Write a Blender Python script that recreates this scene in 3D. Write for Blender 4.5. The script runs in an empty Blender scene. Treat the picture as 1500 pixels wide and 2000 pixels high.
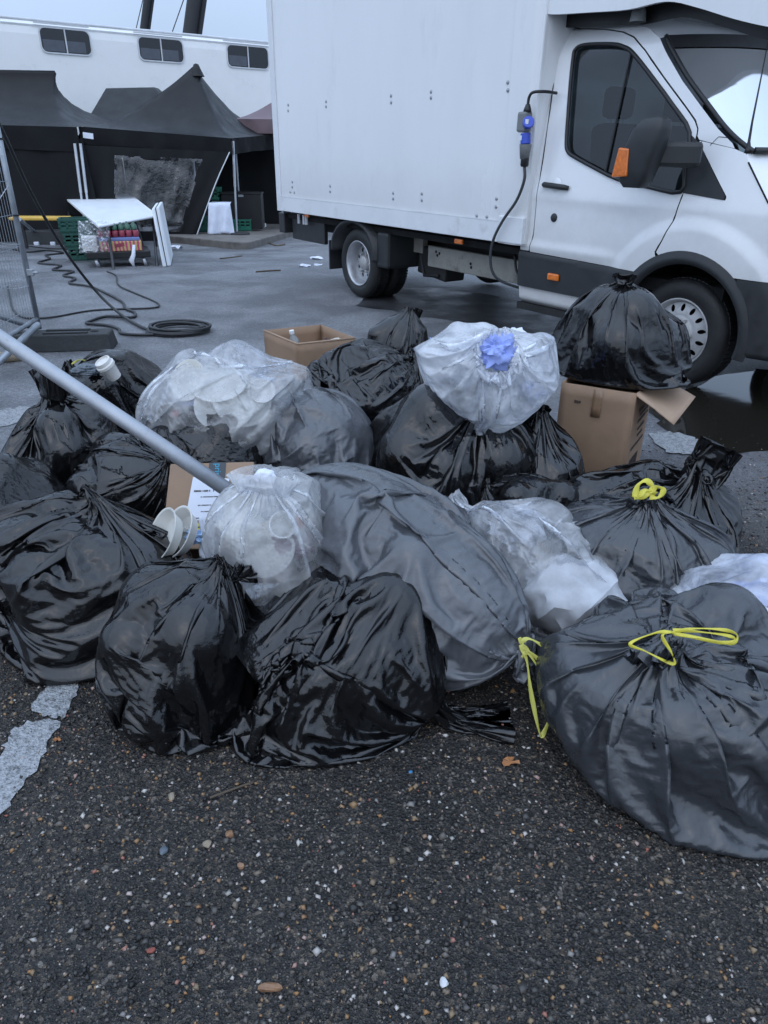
import bpy, bmesh, math, random, time
import numpy as np
from mathutils import Vector, Matrix
from mathutils.geometry import tessellate_polygon
from concurrent.futures import ThreadPoolExecutor
T0 = time.time()
rnd = random.Random(7)
R = math.radians
scene = bpy.context.scene
COL = scene.collection

# ------------------------------------------------------------------ camera
CAM_H, PITCH, ROLL, FPX = 1.4, 27.0, 0.6, 1385.0
_p, _r = R(PITCH), R(ROLL)
FW = np.array([0, math.cos(_p), -math.sin(_p)]); _rt = np.array([1.0, 0, 0]); _up = np.cross(_rt, FW)
RT = _rt * math.cos(_r) + _up * math.sin(_r); UP = _up * math.cos(_r) - _rt * math.sin(_r)
CO = np.array([0, 0, CAM_H])
cam = bpy.data.cameras.new('camera'); camo = bpy.data.objects.new('camera', cam); COL.objects.link(camo)
m = Matrix(((RT[0], UP[0], -FW[0], 0), (RT[1], UP[1], -FW[1], 0), (RT[2], UP[2], -FW[2], CAM_H), (0, 0, 0, 1)))
camo.matrix_world = m
cam.sensor_fit = 'HORIZONTAL'; cam.sensor_width = 36; cam.lens = 36 * FPX / 1500; cam.clip_start = .05; cam.clip_end = 3000
scene.camera = camo

# ------------------------------------------------------------------ sky, sun, exposure
SUN_EL, SUN_AZ = 48, 200          # azimuth of the sun, degrees clockwise from +Y
world = bpy.data.worlds.new('World'); scene.world = world; world.use_nodes = True
nt = world.node_tree; nt.nodes.clear()
wo = nt.nodes.new('ShaderNodeOutputWorld'); bg = nt.nodes.new('ShaderNodeBackground')
sky = nt.nodes.new('ShaderNodeTexSky'); sky.sky_type = 'NISHITA'; sky.sun_disc = False
sky.sun_elevation = R(SUN_EL); sky.sun_rotation = R(SUN_AZ); sky.dust_density = 4.0; sky.air_density = 1.0; sky.ozone_density = 1.5
# overcast veil: an even cloud layer, brighter overhead than at the horizon as overcast skies are
geo = nt.nodes.new('ShaderNodeTexCoord'); sep = nt.nodes.new('ShaderNodeSeparateXYZ'); nt.links.new(geo.outputs['Generated'], sep.inputs[0])
mr = nt.nodes.new('ShaderNodeMapRange'); nt.links.new(sep.outputs['Z'], mr.inputs[0])
mr.inputs[1].default_value = 0; mr.inputs[2].default_value = 1; mr.inputs[3].default_value = 7.2; mr.inputs[4].default_value = 17.0
cn = nt.nodes.new('ShaderNodeTexNoise'); cn.inputs['Scale'].default_value = 2.2; cn.inputs['Detail'].default_value = 5
nt.links.new(geo.outputs['Generated'], cn.inputs['Vector'])
cr = nt.nodes.new('ShaderNodeMapRange'); nt.links.new(cn.outputs['Fac'], cr.inputs[0]); cr.inputs[1].default_value = .3; cr.inputs[2].default_value = .7; cr.inputs[3].default_value = .88; cr.inputs[4].default_value = 1.1
mm = nt.nodes.new('ShaderNodeMath'); mm.operation = 'MULTIPLY'; nt.links.new(mr.outputs[0], mm.inputs[0]); nt.links.new(cr.outputs[0], mm.inputs[1])
cm = nt.nodes.new('ShaderNodeVectorMath'); cm.operation = 'SCALE'; cm.inputs[0].default_value = (.615, .80, 1.11); nt.links.new(mm.outputs[0], cm.inputs['Scale'])
mix = nt.nodes.new('ShaderNodeMix'); mix.data_type = 'RGBA'; mix.inputs[0].default_value = .82
nt.links.new(sky.outputs[0], mix.inputs[6]); nt.links.new(cm.outputs[0], mix.inputs[7])
nt.links.new(mix.outputs[2], bg.inputs[0]); bg.inputs[1].default_value = .10
nt.links.new(bg.outputs[0], wo.inputs[0])
sun = bpy.data.lights.new('sun', 'SUN'); sun.energy = .5; sun.angle = R(120); sun.color = (.93, .97, 1)
suno = bpy.data.objects.new('sun', sun); COL.objects.link(suno)
sd = Vector((math.sin(R(SUN_AZ)) * math.cos(R(SUN_EL)), math.cos(R(SUN_AZ)) * math.cos(R(SUN_EL)), math.sin(R(SUN_EL))))
suno.rotation_euler = sd.to_track_quat('Z', 'Y').to_euler(); suno.location = (0, 0, 12)
vs = scene.view_settings; vs.view_transform = 'Standard'; vs.look = 'None'; vs.exposure = 0.25; vs.gamma = 1; vs.use_curve_mapping = False
scene.cycles.use_adaptive_sampling = True; scene.cycles.adaptive_threshold = .02; scene.cycles.max_bounces = 6; scene.cycles.transparent_max_bounces = 14

# ------------------------------------------------------------------ pixel <-> place
def zg(y):
    "ground height: level round the pile, falling gently behind the van"
    return -.045 * np.clip(np.asarray(y, float) - 8.3, 0, 16)
def ray(u, v):
    return RT * ((u - 750) / FPX) + UP * (-(v - 1000) / FPX) + FW
def G(u, v, z=0.0):
    d = ray(u, v); return CO + d * ((z - CAM_H) / d[2])
def Gs(u, v, dz=0.0):
    d = ray(u, v); z = dz
    for _ in range(40):
        p = CO + d * ((z - CAM_H) / d[2]); z = .5 * z + .5 * (float(zg(p[1])) + dz)
    return p
def AY(u, v, Y):
    d = ray(u, v); return CO + d * (Y / d[1])

# ------------------------------------------------------------------ materials
MATS = {}
def nodes_of(name):
    mt = bpy.data.materials.new(name); mt.use_nodes = True; n = mt.node_tree
    b = n.nodes['Principled BSDF']; MATS[name] = mt
    return mt, n, b
def N(n, t, **kw):
    x = n.nodes.new(t)
    for k, v in kw.items():
        if k in x.inputs: x.inputs[k].default_value = v
        else: setattr(x, k, v)
    return x
def ramp(n, src, stops):
    c = n.nodes.new('ShaderNodeValToRGB'); e = c.color_ramp.elements
    while len(e) < len(stops): e.new(.5)
    for i, (p, col) in enumerate(stops):
        e[i].position = p; e[i].color = (*col, 1) if len(col) == 3 else col
    n.links.new(src, c.inputs[0]); return c.outputs[0]
def objcoord(n, kind='Object', scale=None):
    t = n.nodes.new('ShaderNodeTexCoord'); o = t.outputs[kind]
    if scale is not None:
        mp = n.nodes.new('ShaderNodeMapping'); mp.inputs['Scale'].default_value = scale; n.links.new(o, mp.inputs[0]); o = mp.outputs[0]
    return o
def simple(name, col, rough=.5, metal=0.0, var=.12, stretch=None, scale=6.0, bump=0.0, bscale=60.0, coat=0.0, dirt=None, spec=.5, rvar=.1, grime=None):
    "a base colour with slight mottling, optional dirt patches, and fine relief"
    mt, n, b = nodes_of(name)
    co = objcoord(n, 'Object', stretch)
    nz = N(n, 'ShaderNodeTexNoise', Scale=scale, Detail=6.0, Roughness=.6); n.links.new(co, nz.inputs['Vector'])
    c = Vector(col)
    out = ramp(n, nz.outputs['Fac'], [(.3, tuple(c * (1 - var))), (.7, tuple(c * (1 + var)))])
    if dirt:
        dz = N(n, 'ShaderNodeTexNoise', Scale=dirt[1], Detail=8.0, Roughness=.7); n.links.new(co, dz.inputs['Vector'])
        f = ramp(n, dz.outputs['Fac'], [(dirt[2], (0, 0, 0)), (dirt[2] + .18, (dirt[3],) * 3)])
        mx = n.nodes.new('ShaderNodeMix'); mx.data_type = 'RGBA'; n.links.new(f, mx.inputs[0]); n.links.new(out, mx.inputs[6]); mx.inputs[7].default_value = (*dirt[0], 1); out = mx.outputs[2]
    if grime:      # road spray thrown up on the lower bodywork, patchy
        o3 = objcoord(n); sz = n.nodes.new('ShaderNodeSeparateXYZ'); n.links.new(o3, sz.inputs[0])
        gz = N(n, 'ShaderNodeTexNoise', Scale=4.0, Detail=9.0, Roughness=.75); n.links.new(o3, gz.inputs['Vector'])
        ga = n.nodes.new('ShaderNodeMath'); ga.operation = 'MULTIPLY_ADD'; ga.inputs[1].default_value = .9 * (grime[1] - grime[0]); n.links.new(gz.outputs['Fac'], ga.inputs[0]); n.links.new(sz.outputs['Z'], ga.inputs[2])
        gm = n.nodes.new('ShaderNodeMapRange'); n.links.new(ga.outputs[0], gm.inputs[0]); k_ = .45 * (grime[1] - grime[0]); gm.inputs[1].default_value = grime[0] + k_; gm.inputs[2].default_value = grime[1] + k_; gm.inputs[3].default_value = grime[3]; gm.inputs[4].default_value = 0
        mx = n.nodes.new('ShaderNodeMix'); mx.data_type = 'RGBA'; n.links.new(gm.outputs[0], mx.inputs[0]); n.links.new(out, mx.inputs[6]); mx.inputs[7].default_value = (*grime[2], 1); out = mx.outputs[2]
    n.links.new(out, b.inputs['Base Color'])
    r2 = n.nodes.new('ShaderNodeMapRange'); n.links.new(nz.outputs['Fac'], r2.inputs[0]); r2.inputs[1].default_value = .3; r2.inputs[2].default_value = .7
    r2.inputs[3].default_value = max(.02, rough - rvar); r2.inputs[4].default_value = min(1, rough + rvar); n.links.new(r2.outputs[0], b.inputs['Roughness'])
    b.inputs['Metallic'].default_value = metal; b.inputs['Coat Weight'].default_value = coat; b.inputs['Coat Roughness'].default_value = .06
    b.inputs['Specular IOR Level'].default_value = spec
    if bump:
        bz = N(n, 'ShaderNodeTexNoise', Scale=bscale, Detail=5.0); n.links.new(co, bz.inputs['Vector'])
        bp = N(n, 'ShaderNodeBump', Strength=bump, Distance=.01); n.links.new(bz.outputs['Fac'], bp.inputs['Height']); n.links.new(bp.outputs[0], b.inputs['Normal'])
    return mt

def film(name, col, rough, wet=0.0, crumple=.35, dust=0.0, ridge=1.2, spec=.5):
    "opaque polythene: fine crumpling, beads of rain where wet, dried dirt"
    mt, n, b = nodes_of(name)
    co = objcoord(n)
    nz = N(n, 'ShaderNodeTexNoise', Scale=3.5, Detail=5.0, Roughness=.6); n.links.new(co, nz.inputs['Vector'])
    c = Vector(col)
    out = ramp(n, nz.outputs['Fac'], [(.3, tuple(c * .75)), (.75, tuple(c * 1.3))])
    if dust:
        dz = N(n, 'ShaderNodeTexNoise', Scale=7.0, Detail=9.0, Roughness=.75); n.links.new(co, dz.inputs['Vector'])
        f = ramp(n, dz.outputs['Fac'], [(.62, (0, 0, 0)), (.74, (dust,) * 3)])
        mx = n.nodes.new('ShaderNodeMix'); mx.data_type = 'RGBA'; n.links.new(f, mx.inputs[0]); n.links.new(out, mx.inputs[6]); mx.inputs[7].default_value = (.16, .11, .06, 1); out = mx.outputs[2]
    n.links.new(out, b.inputs['Base Color'])
    # crumpled film: angular cells stretched along the bag, warped
    wz = N(n, 'ShaderNodeTexNoise', Scale=9.0, Detail=3.0); n.links.new(co, wz.inputs['Vector'])
    wv = n.nodes.new('ShaderNodeVectorMath'); wv.operation = 'MULTIPLY_ADD'; wv.inputs[1].default_value = (.22, .22, .22); n.links.new(wz.outputs['Color'], wv.inputs[0]); n.links.new(co, wv.inputs[2])
    vz = N(n, 'ShaderNodeTexVoronoi', Scale=13.0, feature='F2'); n.links.new(wv.outputs[0], vz.inputs['Vector'])
    v1 = N(n, 'ShaderNodeTexVoronoi', Scale=34.0, feature='F1'); n.links.new(wv.outputs[0], v1.inputs['Vector'])
    ad = n.nodes.new('ShaderNodeMath'); ad.operation = 'MULTIPLY_ADD'; ad.inputs[1].default_value = .35; n.links.new(v1.outputs['Distance'], ad.inputs[0]); n.links.new(vz.outputs['Distance'], ad.inputs[2])
    rg_ = N(n, 'ShaderNodeTexNoise', Scale=10.0, Detail=4.0, Roughness=.6, Distortion=.5, noise_type='RIDGED_MULTIFRACTAL'); n.links.new(wv.outputs[0], rg_.inputs['Vector'])
    a2 = n.nodes.new('ShaderNodeMath'); a2.operation = 'MULTIPLY_ADD'; a2.inputs[1].default_value = ridge; n.links.new(rg_.outputs['Fac'], a2.inputs[0]); n.links.new(ad.outputs[0], a2.inputs[2]); ad = a2
    b.inputs['Specular IOR Level'].default_value = spec
    bp = N(n, 'ShaderNodeBump', Strength=crumple, Distance=.03); n.links.new(ad.outputs[0], bp.inputs['Height'])
    last = bp.outputs[0]
    rz = n.nodes.new('ShaderNodeMapRange'); n.links.new(nz.outputs['Fac'], rz.inputs[0]); rz.inputs[1].default_value = .35; rz.inputs[2].default_value = .7
    rz.inputs[3].default_value = rough * .75; rz.inputs[4].default_value = rough * 1.35; n.links.new(rz.outputs[0], b.inputs['Roughness'])
    if wet:
        dr = N(n, 'ShaderNodeTexVoronoi', Scale=150.0, Randomness=1.0); n.links.new(co, dr.inputs['Vector'])
        cut = n.nodes.new('ShaderNodeMapRange'); n.links.new(dr.outputs['Distance'], cut.inputs[0]); cut.inputs[1].default_value = .30; cut.inputs[2].default_value = .08; cut.inputs[3].default_value = 0; cut.inputs[4].default_value = 1
        dm = N(n, 'ShaderNodeTexNoise', Scale=4.0, Detail=2.0); n.links.new(co, dm.inputs['Vector'])
        msk = ramp(n, dm.outputs['Fac'], [(.42, (0, 0, 0)), (.5, (1, 1, 1))])
        ml = n.nodes.new('ShaderNodeMath'); ml.operation = 'MULTIPLY'; n.links.new(cut.outputs[0], ml.inputs[0]); n.links.new(msk, ml.inputs[1])
        b2 = N(n, 'ShaderNodeBump', Strength=wet, Distance=.0025); n.links.new(ml.outputs[0], b2.inputs['Height']); n.links.new(last, b2.inputs['Normal']); last = b2.outputs[0]
    n.links.new(last, b.inputs['Normal'])
    return mt

def clear_film(name, tint, opac, rough=.25):
    "milky translucent polythene"
    mt = bpy.data.materials.new(name); mt.use_nodes = True; n = mt.node_tree; n.nodes.clear(); MATS[name] = mt
    out = n.nodes.new('ShaderNodeOutputMaterial')
    co = objcoord(n)
    wz = N(n, 'ShaderNodeTexNoise', Scale=8.0, Detail=4.0); n.links.new(co, wz.inputs['Vector'])
    wv = n.nodes.new('ShaderNodeVectorMath'); wv.operation = 'MULTIPLY_ADD'; wv.inputs[1].default_value = (.25, .25, .25); n.links.new(wz.outputs['Color'], wv.inputs[0]); n.links.new(co, wv.inputs[2])
    vz = N(n, 'ShaderNodeTexVoronoi', Scale=11.0, feature='F2'); n.links.new(wv.outputs[0], vz.inputs['Vector'])
    bp = N(n, 'ShaderNodeBump', Strength=.4, Distance=.03); n.links.new(vz.outputs['Distance'], bp.inputs['Height'])
    tr = n.nodes.new('ShaderNodeBsdfTransparent'); tr.inputs[0].default_value = (.94, .96, 1, 1)
    tl = n.nodes.new('ShaderNodeBsdfTranslucent'); tl.inputs[0].default_value = (*tint, 1)
    df = n.nodes.new('ShaderNodeBsdfDiffuse'); df.inputs[0].default_value = (*tint, 1)
    gl = n.nodes.new('ShaderNodeBsdfGlossy'); gl.inputs['Roughness'].default_value = rough; gl.inputs['Color'].default_value = (.9, .9, .9, 1)
    for x in (tl, df, gl): n.links.new(bp.outputs[0], x.inputs['Normal'])
    m1 = n.nodes.new('ShaderNodeMixShader'); m1.inputs[0].default_value = .5; n.links.new(tl.outputs[0], m1.inputs[1]); n.links.new(df.outputs[0], m1.inputs[2])
    of = n.nodes.new('ShaderNodeMapRange'); n.links.new(wz.outputs['Fac'], of.inputs[0]); of.inputs[1].default_value = .3; of.inputs[2].default_value = .7; of.inputs[1].default_value = .38; of.inputs[2].default_value = .62; of.inputs[3].default_value = opac * .45; of.inputs[4].default_value = min(1, opac * 1.45)
    m2 = n.nodes.new('ShaderNodeMixShader'); n.links.new(of.outputs[0], m2.inputs[0]); n.links.new(tr.outputs[0], m2.inputs[1]); n.links.new(m1.outputs[0], m2.inputs[2])
    lw = N(n, 'ShaderNodeLayerWeight', Blend=.35); n.links.new(bp.outputs[0], lw.inputs['Normal'])
    fr = n.nodes.new('ShaderNodeMath'); fr.operation = 'MULTIPLY_ADD'; fr.inputs[1].default_value = .5; fr.inputs[2].default_value = .05; n.links.new(lw.outputs['Fresnel'], fr.inputs[0])
    m3 = n.nodes.new('ShaderNodeMixShader'); n.links.new(fr.outputs[0], m3.inputs[0]); n.links.new(m2.outputs[0], m3.inputs[1]); n.links.new(gl.outputs[0], m3.inputs[2])
    n.links.new(m3.outputs[0], out.inputs[0])
    return mt

def glass(name, tint, trans, rough=.03):
    mt = bpy.data.materials.new(name); mt.use_nodes = True; n = mt.node_tree; n.nodes.clear(); MATS[name] = mt
    out = n.nodes.new('ShaderNodeOutputMaterial')
    tr = n.nodes.new('ShaderNodeBsdfTransparent'); tr.inputs[0].default_value = (*[trans * t for t in tint], 1)
    gl = n.nodes.new('ShaderNodeBsdfGlossy'); gl.inputs['Roughness'].default_value = rough
    lw = N(n, 'ShaderNodeFresnel', IOR=1.5)
    fr = n.nodes.new('ShaderNodeMath'); fr.operation = 'MULTIPLY'; fr.inputs[1].default_value = 1.6; fr.use_clamp = True; n.links.new(lw.outputs[0], fr.inputs[0])
    m3 = n.nodes.new('ShaderNodeMixShader'); n.links.new(fr.outputs[0], m3.inputs[0]); n.links.new(tr.outputs[0], m3.inputs[1]); n.links.new(gl.outputs[0], m3.inputs[2])
    n.links.new(m3.outputs[0], out.inputs[0]); return mt

def ground_material():
    mt, n, b = nodes_of('asphalt')
    co = objcoord(n)
    big = N(n, 'ShaderNodeTexNoise', Scale=.55, Detail=6.0, Roughness=.6); n.links.new(co, big.inputs['Vector'])
    # stone chips in the binder
    v = N(n, 'ShaderNodeTexVoronoi', Scale=120.0); n.links.new(co, v.inputs['Vector'])
    v2 = N(n, 'ShaderNodeTexVoronoi', Scale=310.0); n.links.new(co, v2.inputs['Vector'])
    sv = n.nodes.new('ShaderNodeSeparateColor'); n.links.new(v.outputs['Color'], sv.inputs[0]); sv2 = n.nodes.new('ShaderNodeSeparateColor'); n.links.new(v2.outputs['Color'], sv2.inputs[0])
    chip = ramp(n, sv.outputs[0], [(0, (.004, .0039, .0038)), (.45, (.012, .0112, .0105)), (.70, (.032, .028, .025)), (.88, (.075, .062, .05)), (.96, (.17, .125, .08)), (1, (.32, .28, .24))])
    chip2 = ramp(n, sv2.outputs[0], [(0, (.005, .0048, .0046)), (.5, (.016, .015, .014)), (.78, (.042, .037, .032)), (.93, (.11, .09, .07)), (1, (.30, .26, .22))])
    mx = n.nodes.new('ShaderNodeMix'); mx.data_type = 'RGBA'; mx.inputs[0].default_value = .5; n.links.new(chip, mx.inputs[6]); n.links.new(chip2, mx.inputs[7])
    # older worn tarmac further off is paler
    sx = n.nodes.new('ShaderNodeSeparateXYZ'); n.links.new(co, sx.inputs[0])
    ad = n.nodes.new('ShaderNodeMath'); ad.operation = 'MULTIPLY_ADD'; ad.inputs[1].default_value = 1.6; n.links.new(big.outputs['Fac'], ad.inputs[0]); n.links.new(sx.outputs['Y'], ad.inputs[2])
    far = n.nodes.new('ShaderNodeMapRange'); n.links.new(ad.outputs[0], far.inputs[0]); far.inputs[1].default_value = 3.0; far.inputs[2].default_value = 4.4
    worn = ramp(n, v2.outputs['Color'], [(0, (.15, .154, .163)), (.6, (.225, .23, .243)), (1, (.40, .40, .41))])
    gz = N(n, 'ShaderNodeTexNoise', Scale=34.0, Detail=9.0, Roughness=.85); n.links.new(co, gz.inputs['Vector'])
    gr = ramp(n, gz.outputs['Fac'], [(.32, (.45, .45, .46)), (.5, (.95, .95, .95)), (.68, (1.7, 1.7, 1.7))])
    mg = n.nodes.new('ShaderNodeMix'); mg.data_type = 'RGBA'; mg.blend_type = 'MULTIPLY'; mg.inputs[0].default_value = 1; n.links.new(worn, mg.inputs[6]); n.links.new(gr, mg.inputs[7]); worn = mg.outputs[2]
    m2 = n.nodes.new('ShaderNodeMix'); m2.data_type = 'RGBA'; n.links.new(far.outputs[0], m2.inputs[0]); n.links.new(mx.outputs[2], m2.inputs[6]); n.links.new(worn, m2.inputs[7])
    # damp blotches
    dz = N(n, 'ShaderNodeTexNoise', Scale=1.3, Detail=7.0, Roughness=.65); n.links.new(co, dz.inputs['Vector'])
    damp = ramp(n, dz.outputs['Fac'], [(.40, (1, 1, 1)), (.58, (.55, .55, .56))])
    m3 = n.nodes.new('ShaderNodeMix'); m3.data_type = 'RGBA'; m3.blend_type = 'MULTIPLY'; m3.inputs[0].default_value = 1; n.links.new(m2.outputs[2], m3.inputs[6]); n.links.new(damp, m3.inputs[7])
    n.links.new(m3.outputs[2], b.inputs['Base Color'])
    rr = n.nodes.new('ShaderNodeMapRange'); n.links.new(dz.outputs['Fac'], rr.inputs[0]); rr.inputs[1].default_value = .38; rr.inputs[2].default_value = .62; rr.inputs[3].default_value = .62; rr.inputs[4].default_value = .36
    n.links.new(rr.outputs[0], b.inputs['Roughness'])
    h = n.nodes.new('ShaderNodeMath'); h.operation = 'MULTIPLY_ADD'; h.inputs[1].default_value = .6; n.links.new(v2.outputs['Distance'], h.inputs[0]); n.links.new(v.outputs['Distance'], h.inputs[2])
    bp = N(n, 'ShaderNodeBump', Strength=.9, Distance=.006); n.links.new(h.outputs[0], bp.inputs['Height'])
    n.links.new(bp.outputs[0], b.inputs['Normal'])
    return mt
def gravel_material():
    mt, n, b = nodes_of('gravel_stones')
    g = n.nodes.new('ShaderNodeNewGeometry')
    out = ramp(n, g.outputs['Random Per Island'], [(0, (.012, .0115, .011)), (.25, (.028, .0265, .025)), (.50, (.065, .06, .055)), (.70, (.12, .105, .09)), (.80, (.22, .155, .09)), (.85, (.30, .15, .055)), (.89, (.17, .16, .15)), (.945, (.50, .47, .43)), (1, (.28, .09, .055))])
    n.links.new(out, b.inputs['Base Color']); b.inputs['Roughness'].default_value = .5
    return mt
def paint_material():
    "worn white road paint, thin enough for the tarmac to show in patches"
    mt, n, b = nodes_of('worn_paint')
    co = objcoord(n)
    a = N(n, 'ShaderNodeTexNoise', Scale=70.0, Detail=9.0, Roughness=.85); n.links.new(co, a.inputs['Vector'])
    v = N(n, 'ShaderNodeTexVoronoi', Scale=150.0); n.links.new(co, v.inputs['Vector'])
    c = ramp(n, a.outputs['Fac'], [(.38, (.04, .04, .04)), (.52, (.32, .33, .34)), (.8, (.5, .51, .52))])
    n.links.new(c, b.inputs['Base Color']); b.inputs['Roughness'].default_value = .55
    bp = N(n, 'ShaderNodeBump', Strength=.7, Distance=.005); n.links.new(v.outputs['Distance'], bp.inputs['Height']); n.links.new(bp.outputs[0], b.inputs['Normal'])
    return mt
def water_material():
    mt, n, b = nodes_of('puddle_water')
    b.inputs['Base Color'].default_value = (.016, .014, .011, 1); b.inputs['Roughness'].default_value = .06; b.inputs['IOR'].default_value = 1.33
    co = objcoord(n); a = N(n, 'ShaderNodeTexNoise', Scale=5.0, Detail=2.0); n.links.new(co, a.inputs['Vector'])
    bp = N(n, 'ShaderNodeBump', Strength=.05, Distance=.01); n.links.new(a.outputs['Fac'], bp.inputs['Height']); n.links.new(bp.outputs[0], b.inputs['Normal'])
    return mt
def stripes_material():
    mt, n, b = nodes_of('pink_yellow_card')
    co = objcoord(n)
    w = N(n, 'ShaderNodeTexWave', Scale=6.0, Distortion=3.0); n.links.new(co, w.inputs['Vector'])
    n.links.new(ramp(n, w.outputs['Fac'], [(.45, (.55, .42, .16)), (.55, (.50, .07, .16))]), b.inputs['Base Color']); b.inputs['Roughness'].default_value = .45
    return mt

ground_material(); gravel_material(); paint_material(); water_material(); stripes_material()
film('black_film', (.005, .005, .0055), .13, 0, .07, .0, 1.6, .65)
film('black_film_wet', (.005, .005, .0055), .11, .20, .07, .06, 1.6, .65)
film('black_film_crumpled', (.006, .006, .0065), .17, 0, .18, .08, 1.2, .6)
film('grey_film', (.080, .085, .094), .29, 0, .08, 0, 1.6, .8)
film('grey_film_dark', (.036, .039, .044), .27, 0, .11, 0, 1.6, .75)
clear_film('milky_film', (.96, .96, .95), .43)
clear_film('thin_milky_film', (.96, .96, .96), .35)
clear_film('milky_film_blue', (.93, .95, .98), .66)
clear_film('clear_wrap', (.8, .82, .82), .16, .15)
clear_film('tent_window_film', (.35, .37, .38), .06, .12)
simple('wet_tarmac', (.030, .030, .032), .45, var=.5, scale=2.5, bump=.5, bscale=150, rvar=.2)
simple('yellow_tie', (.62, .55, .06), .4, var=.15)
simple('yellow_tie_thin', (.50, .48, .10), .4, var=.15)
simple('cardboard', (.30, .195, .125), .75, var=.10, scale=9, bump=.12, bscale=30)
simple('cardboard_inside', (.36, .245, .165), .75, var=.08, scale=9, bump=.1, bscale=30)
simple('cardboard_tape', (.24, .15, .09), .35, var=.05)
simple('print_ink', (.05, .04, .035), .7)
simple('paper_plate', (.66, .65, .60), .6, var=.05, scale=4)
simple('paper_cup', (.70, .68, .64), .5, var=.04)
simple('paper_white', (.70, .73, .80), .6, var=.05)
simple('paper_grey', (.42, .43, .45), .6, var=.3, scale=9)
simple('dark_tape', (.035, .042, .05), .4)
simple('teal_ink', (.03, .30, .45), .5)
simple('yellow_sticker', (.60, .52, .03), .45)
simple('red_plastic', (.40, .02, .03), .35)
simple('orange_bit', (.65, .16, .05), .4)
simple('food_brown', (.07, .035, .03), .4, var=.4, scale=20)
simple('food_purple', (.13, .05, .09), .4, var=.4, scale=12)
simple('blue_tissue', (.30, .38, .74), .7, var=.25, scale=9, bump=.5, bscale=40)
simple('pale_blue_tissue', (.36, .52, .75), .7, var=.2, scale=12, bump=.4)
simple('galvanised', (.36, .39, .42), .42, metal=.75, var=.16, scale=14, rvar=.12, dirt=((.2, .2, .2), 9, .62, .5))
simple('galvanised_dull', (.36, .38, .41), .45, metal=.5, var=.16, scale=10, dirt=((.16, .15, .14), 14, .60, .6), bump=.08, bscale=40)
simple('recycled_rubber', (.028, .030, .031), .7, var=.25, scale=9, bump=.5, bscale=25, dirt=((.08, .075, .065), 5, .6, .5))
simple('cable_black', (.014, .015, .016), .45)
simple('cable_grey', (.045, .05, .055), .45)
simple('tent_black', (.005, .0055, .0065), .7, spec=.25, var=.3, scale=3, bump=.1, bscale=300)
simple('tent_roof_black', (.008, .0085, .0095), .5, var=.3, scale=3, bump=.15, bscale=200, dirt=((.05, .053, .06), 4.5, .60, .5), spec=.35)
simple('tent_maroon', (.14, .09, .10), .5, var=.15, scale=3)
simple('alu_leg', (.55, .57, .60), .4, metal=.4)
simple('trailer_white', (.88, .88, .86), .32, var=.03, scale=2, coat=.2)
simple('trailer_trim', (.62, .64, .66), .4)
simple('van_white', (.80, .81, .82), .22, var=.025, scale=3, coat=.8, rvar=.04, dirt=((.55, .54, .52), 3.5, .60, .35), grime=(.35, 1.15, (.34, .32, .29), .55))
simple('van_box_white', (.79, .80, .81), .20, var=.03, scale=1.6, stretch=(1, 1, .3), coat=.4, rvar=.08, dirt=((.56, .56, .54), 2.6, .56, .35), grime=(.75, 1.35, (.42, .41, .39), .35))
simple('van_trim_white', (.72, .74, .76), .4, var=.03, dirt=((.42, .41, .38), 5, .54, .5))
simple('van_black_plastic', (.022, .024, .026), .5, var=.2, scale=14, bump=.1, bscale=300, dirt=((.06, .058, .055), 4, .6, .5))
simple('van_seal', (.012, .012, .013), .45)
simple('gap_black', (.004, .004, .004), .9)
simple('chassis_dirty', (.30, .29, .26), .65, var=.25, scale=5, dirt=((.08, .07, .055), 5, .5, .8))
simple('chassis_black', (.014, .014, .014), .6, var=.4, scale=9)
simple('tyre', (.014, .0145, .015), .62, var=.3, scale=7, bump=.25, bscale=70, dirt=((.05, .047, .042), 4, .55, .5))
simple('rim_silver', (.50, .51, .53), .4, metal=.7, var=.12, scale=8, dirt=((.12, .11, .10), 6, .58, .6))
simple('rim_dull', (.42, .42, .42), .5, metal=.3, var=.12, scale=8, dirt=((.16, .14, .12), 6, .5, .7))
simple('amber', (.72, .17, .015), .18, var=.25, scale=50, coat=.8)
simple('plug_blue', (.045, .09, .52), .35)
simple('plug_grey', (.19, .20, .20), .5)
simple('seat_fabric', (.03, .032, .036), .85)
simple('crate_green', (.02, .17, .11), .45)
simple('crate_dark_green', (.012, .075, .055), .5)
simple('bench_yellow', (.62, .38, .06), .5)
simple('table_white', (.76, .78, .80), .4, var=.04)
simple('table_dark_steel', (.03, .031, .034), .45)
simple('kerb_concrete', (.16, .145, .13), .8, var=.25, scale=5, bump=.5, bscale=25, dirt=((.06, .055, .05), 3, .5, .7))
simple('white_cloth', (.66, .70, .80), .7)
simple('black_box', (.012, .012, .013), .5)
simple('bottle_green', (.05, .13, .09), .25)
simple('pack_red', (.30, .05, .08), .4)
simple('pack_blue', (.16, .22, .45), .4)
simple('mast_black', (.020, .021, .024), .6)
simple('leaf_orange', (.35, .15, .055), .65, var=.3, scale=40)
simple('pebble_brown', (.24, .13, .07), .45, var=.3, scale=60)
simple('pebble_tan', (.26, .21, .15), .6, var=.25, scale=60)
simple('pebble_slate', (.09, .11, .13), .4, var=.25, scale=60)
simple('pebble_white', (.55, .55, .55), .5, var=.15, scale=60)
simple('brick_red', (.24, .065, .045), .7, var=.25, scale=60)
simple('chip_blue', (.05, .22, .45), .4)
simple('twig', (.10, .075, .05), .8, var=.3)
simple('rust', (.16, .07, .04), .8, var=.4, scale=12)
glass('cab_glass', (.55, .62, .62), .55)
glass('screen_glass', (.75, .85, .95), .7)
glass('dark_glass', (.10, .10, .12), .5)
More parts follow.
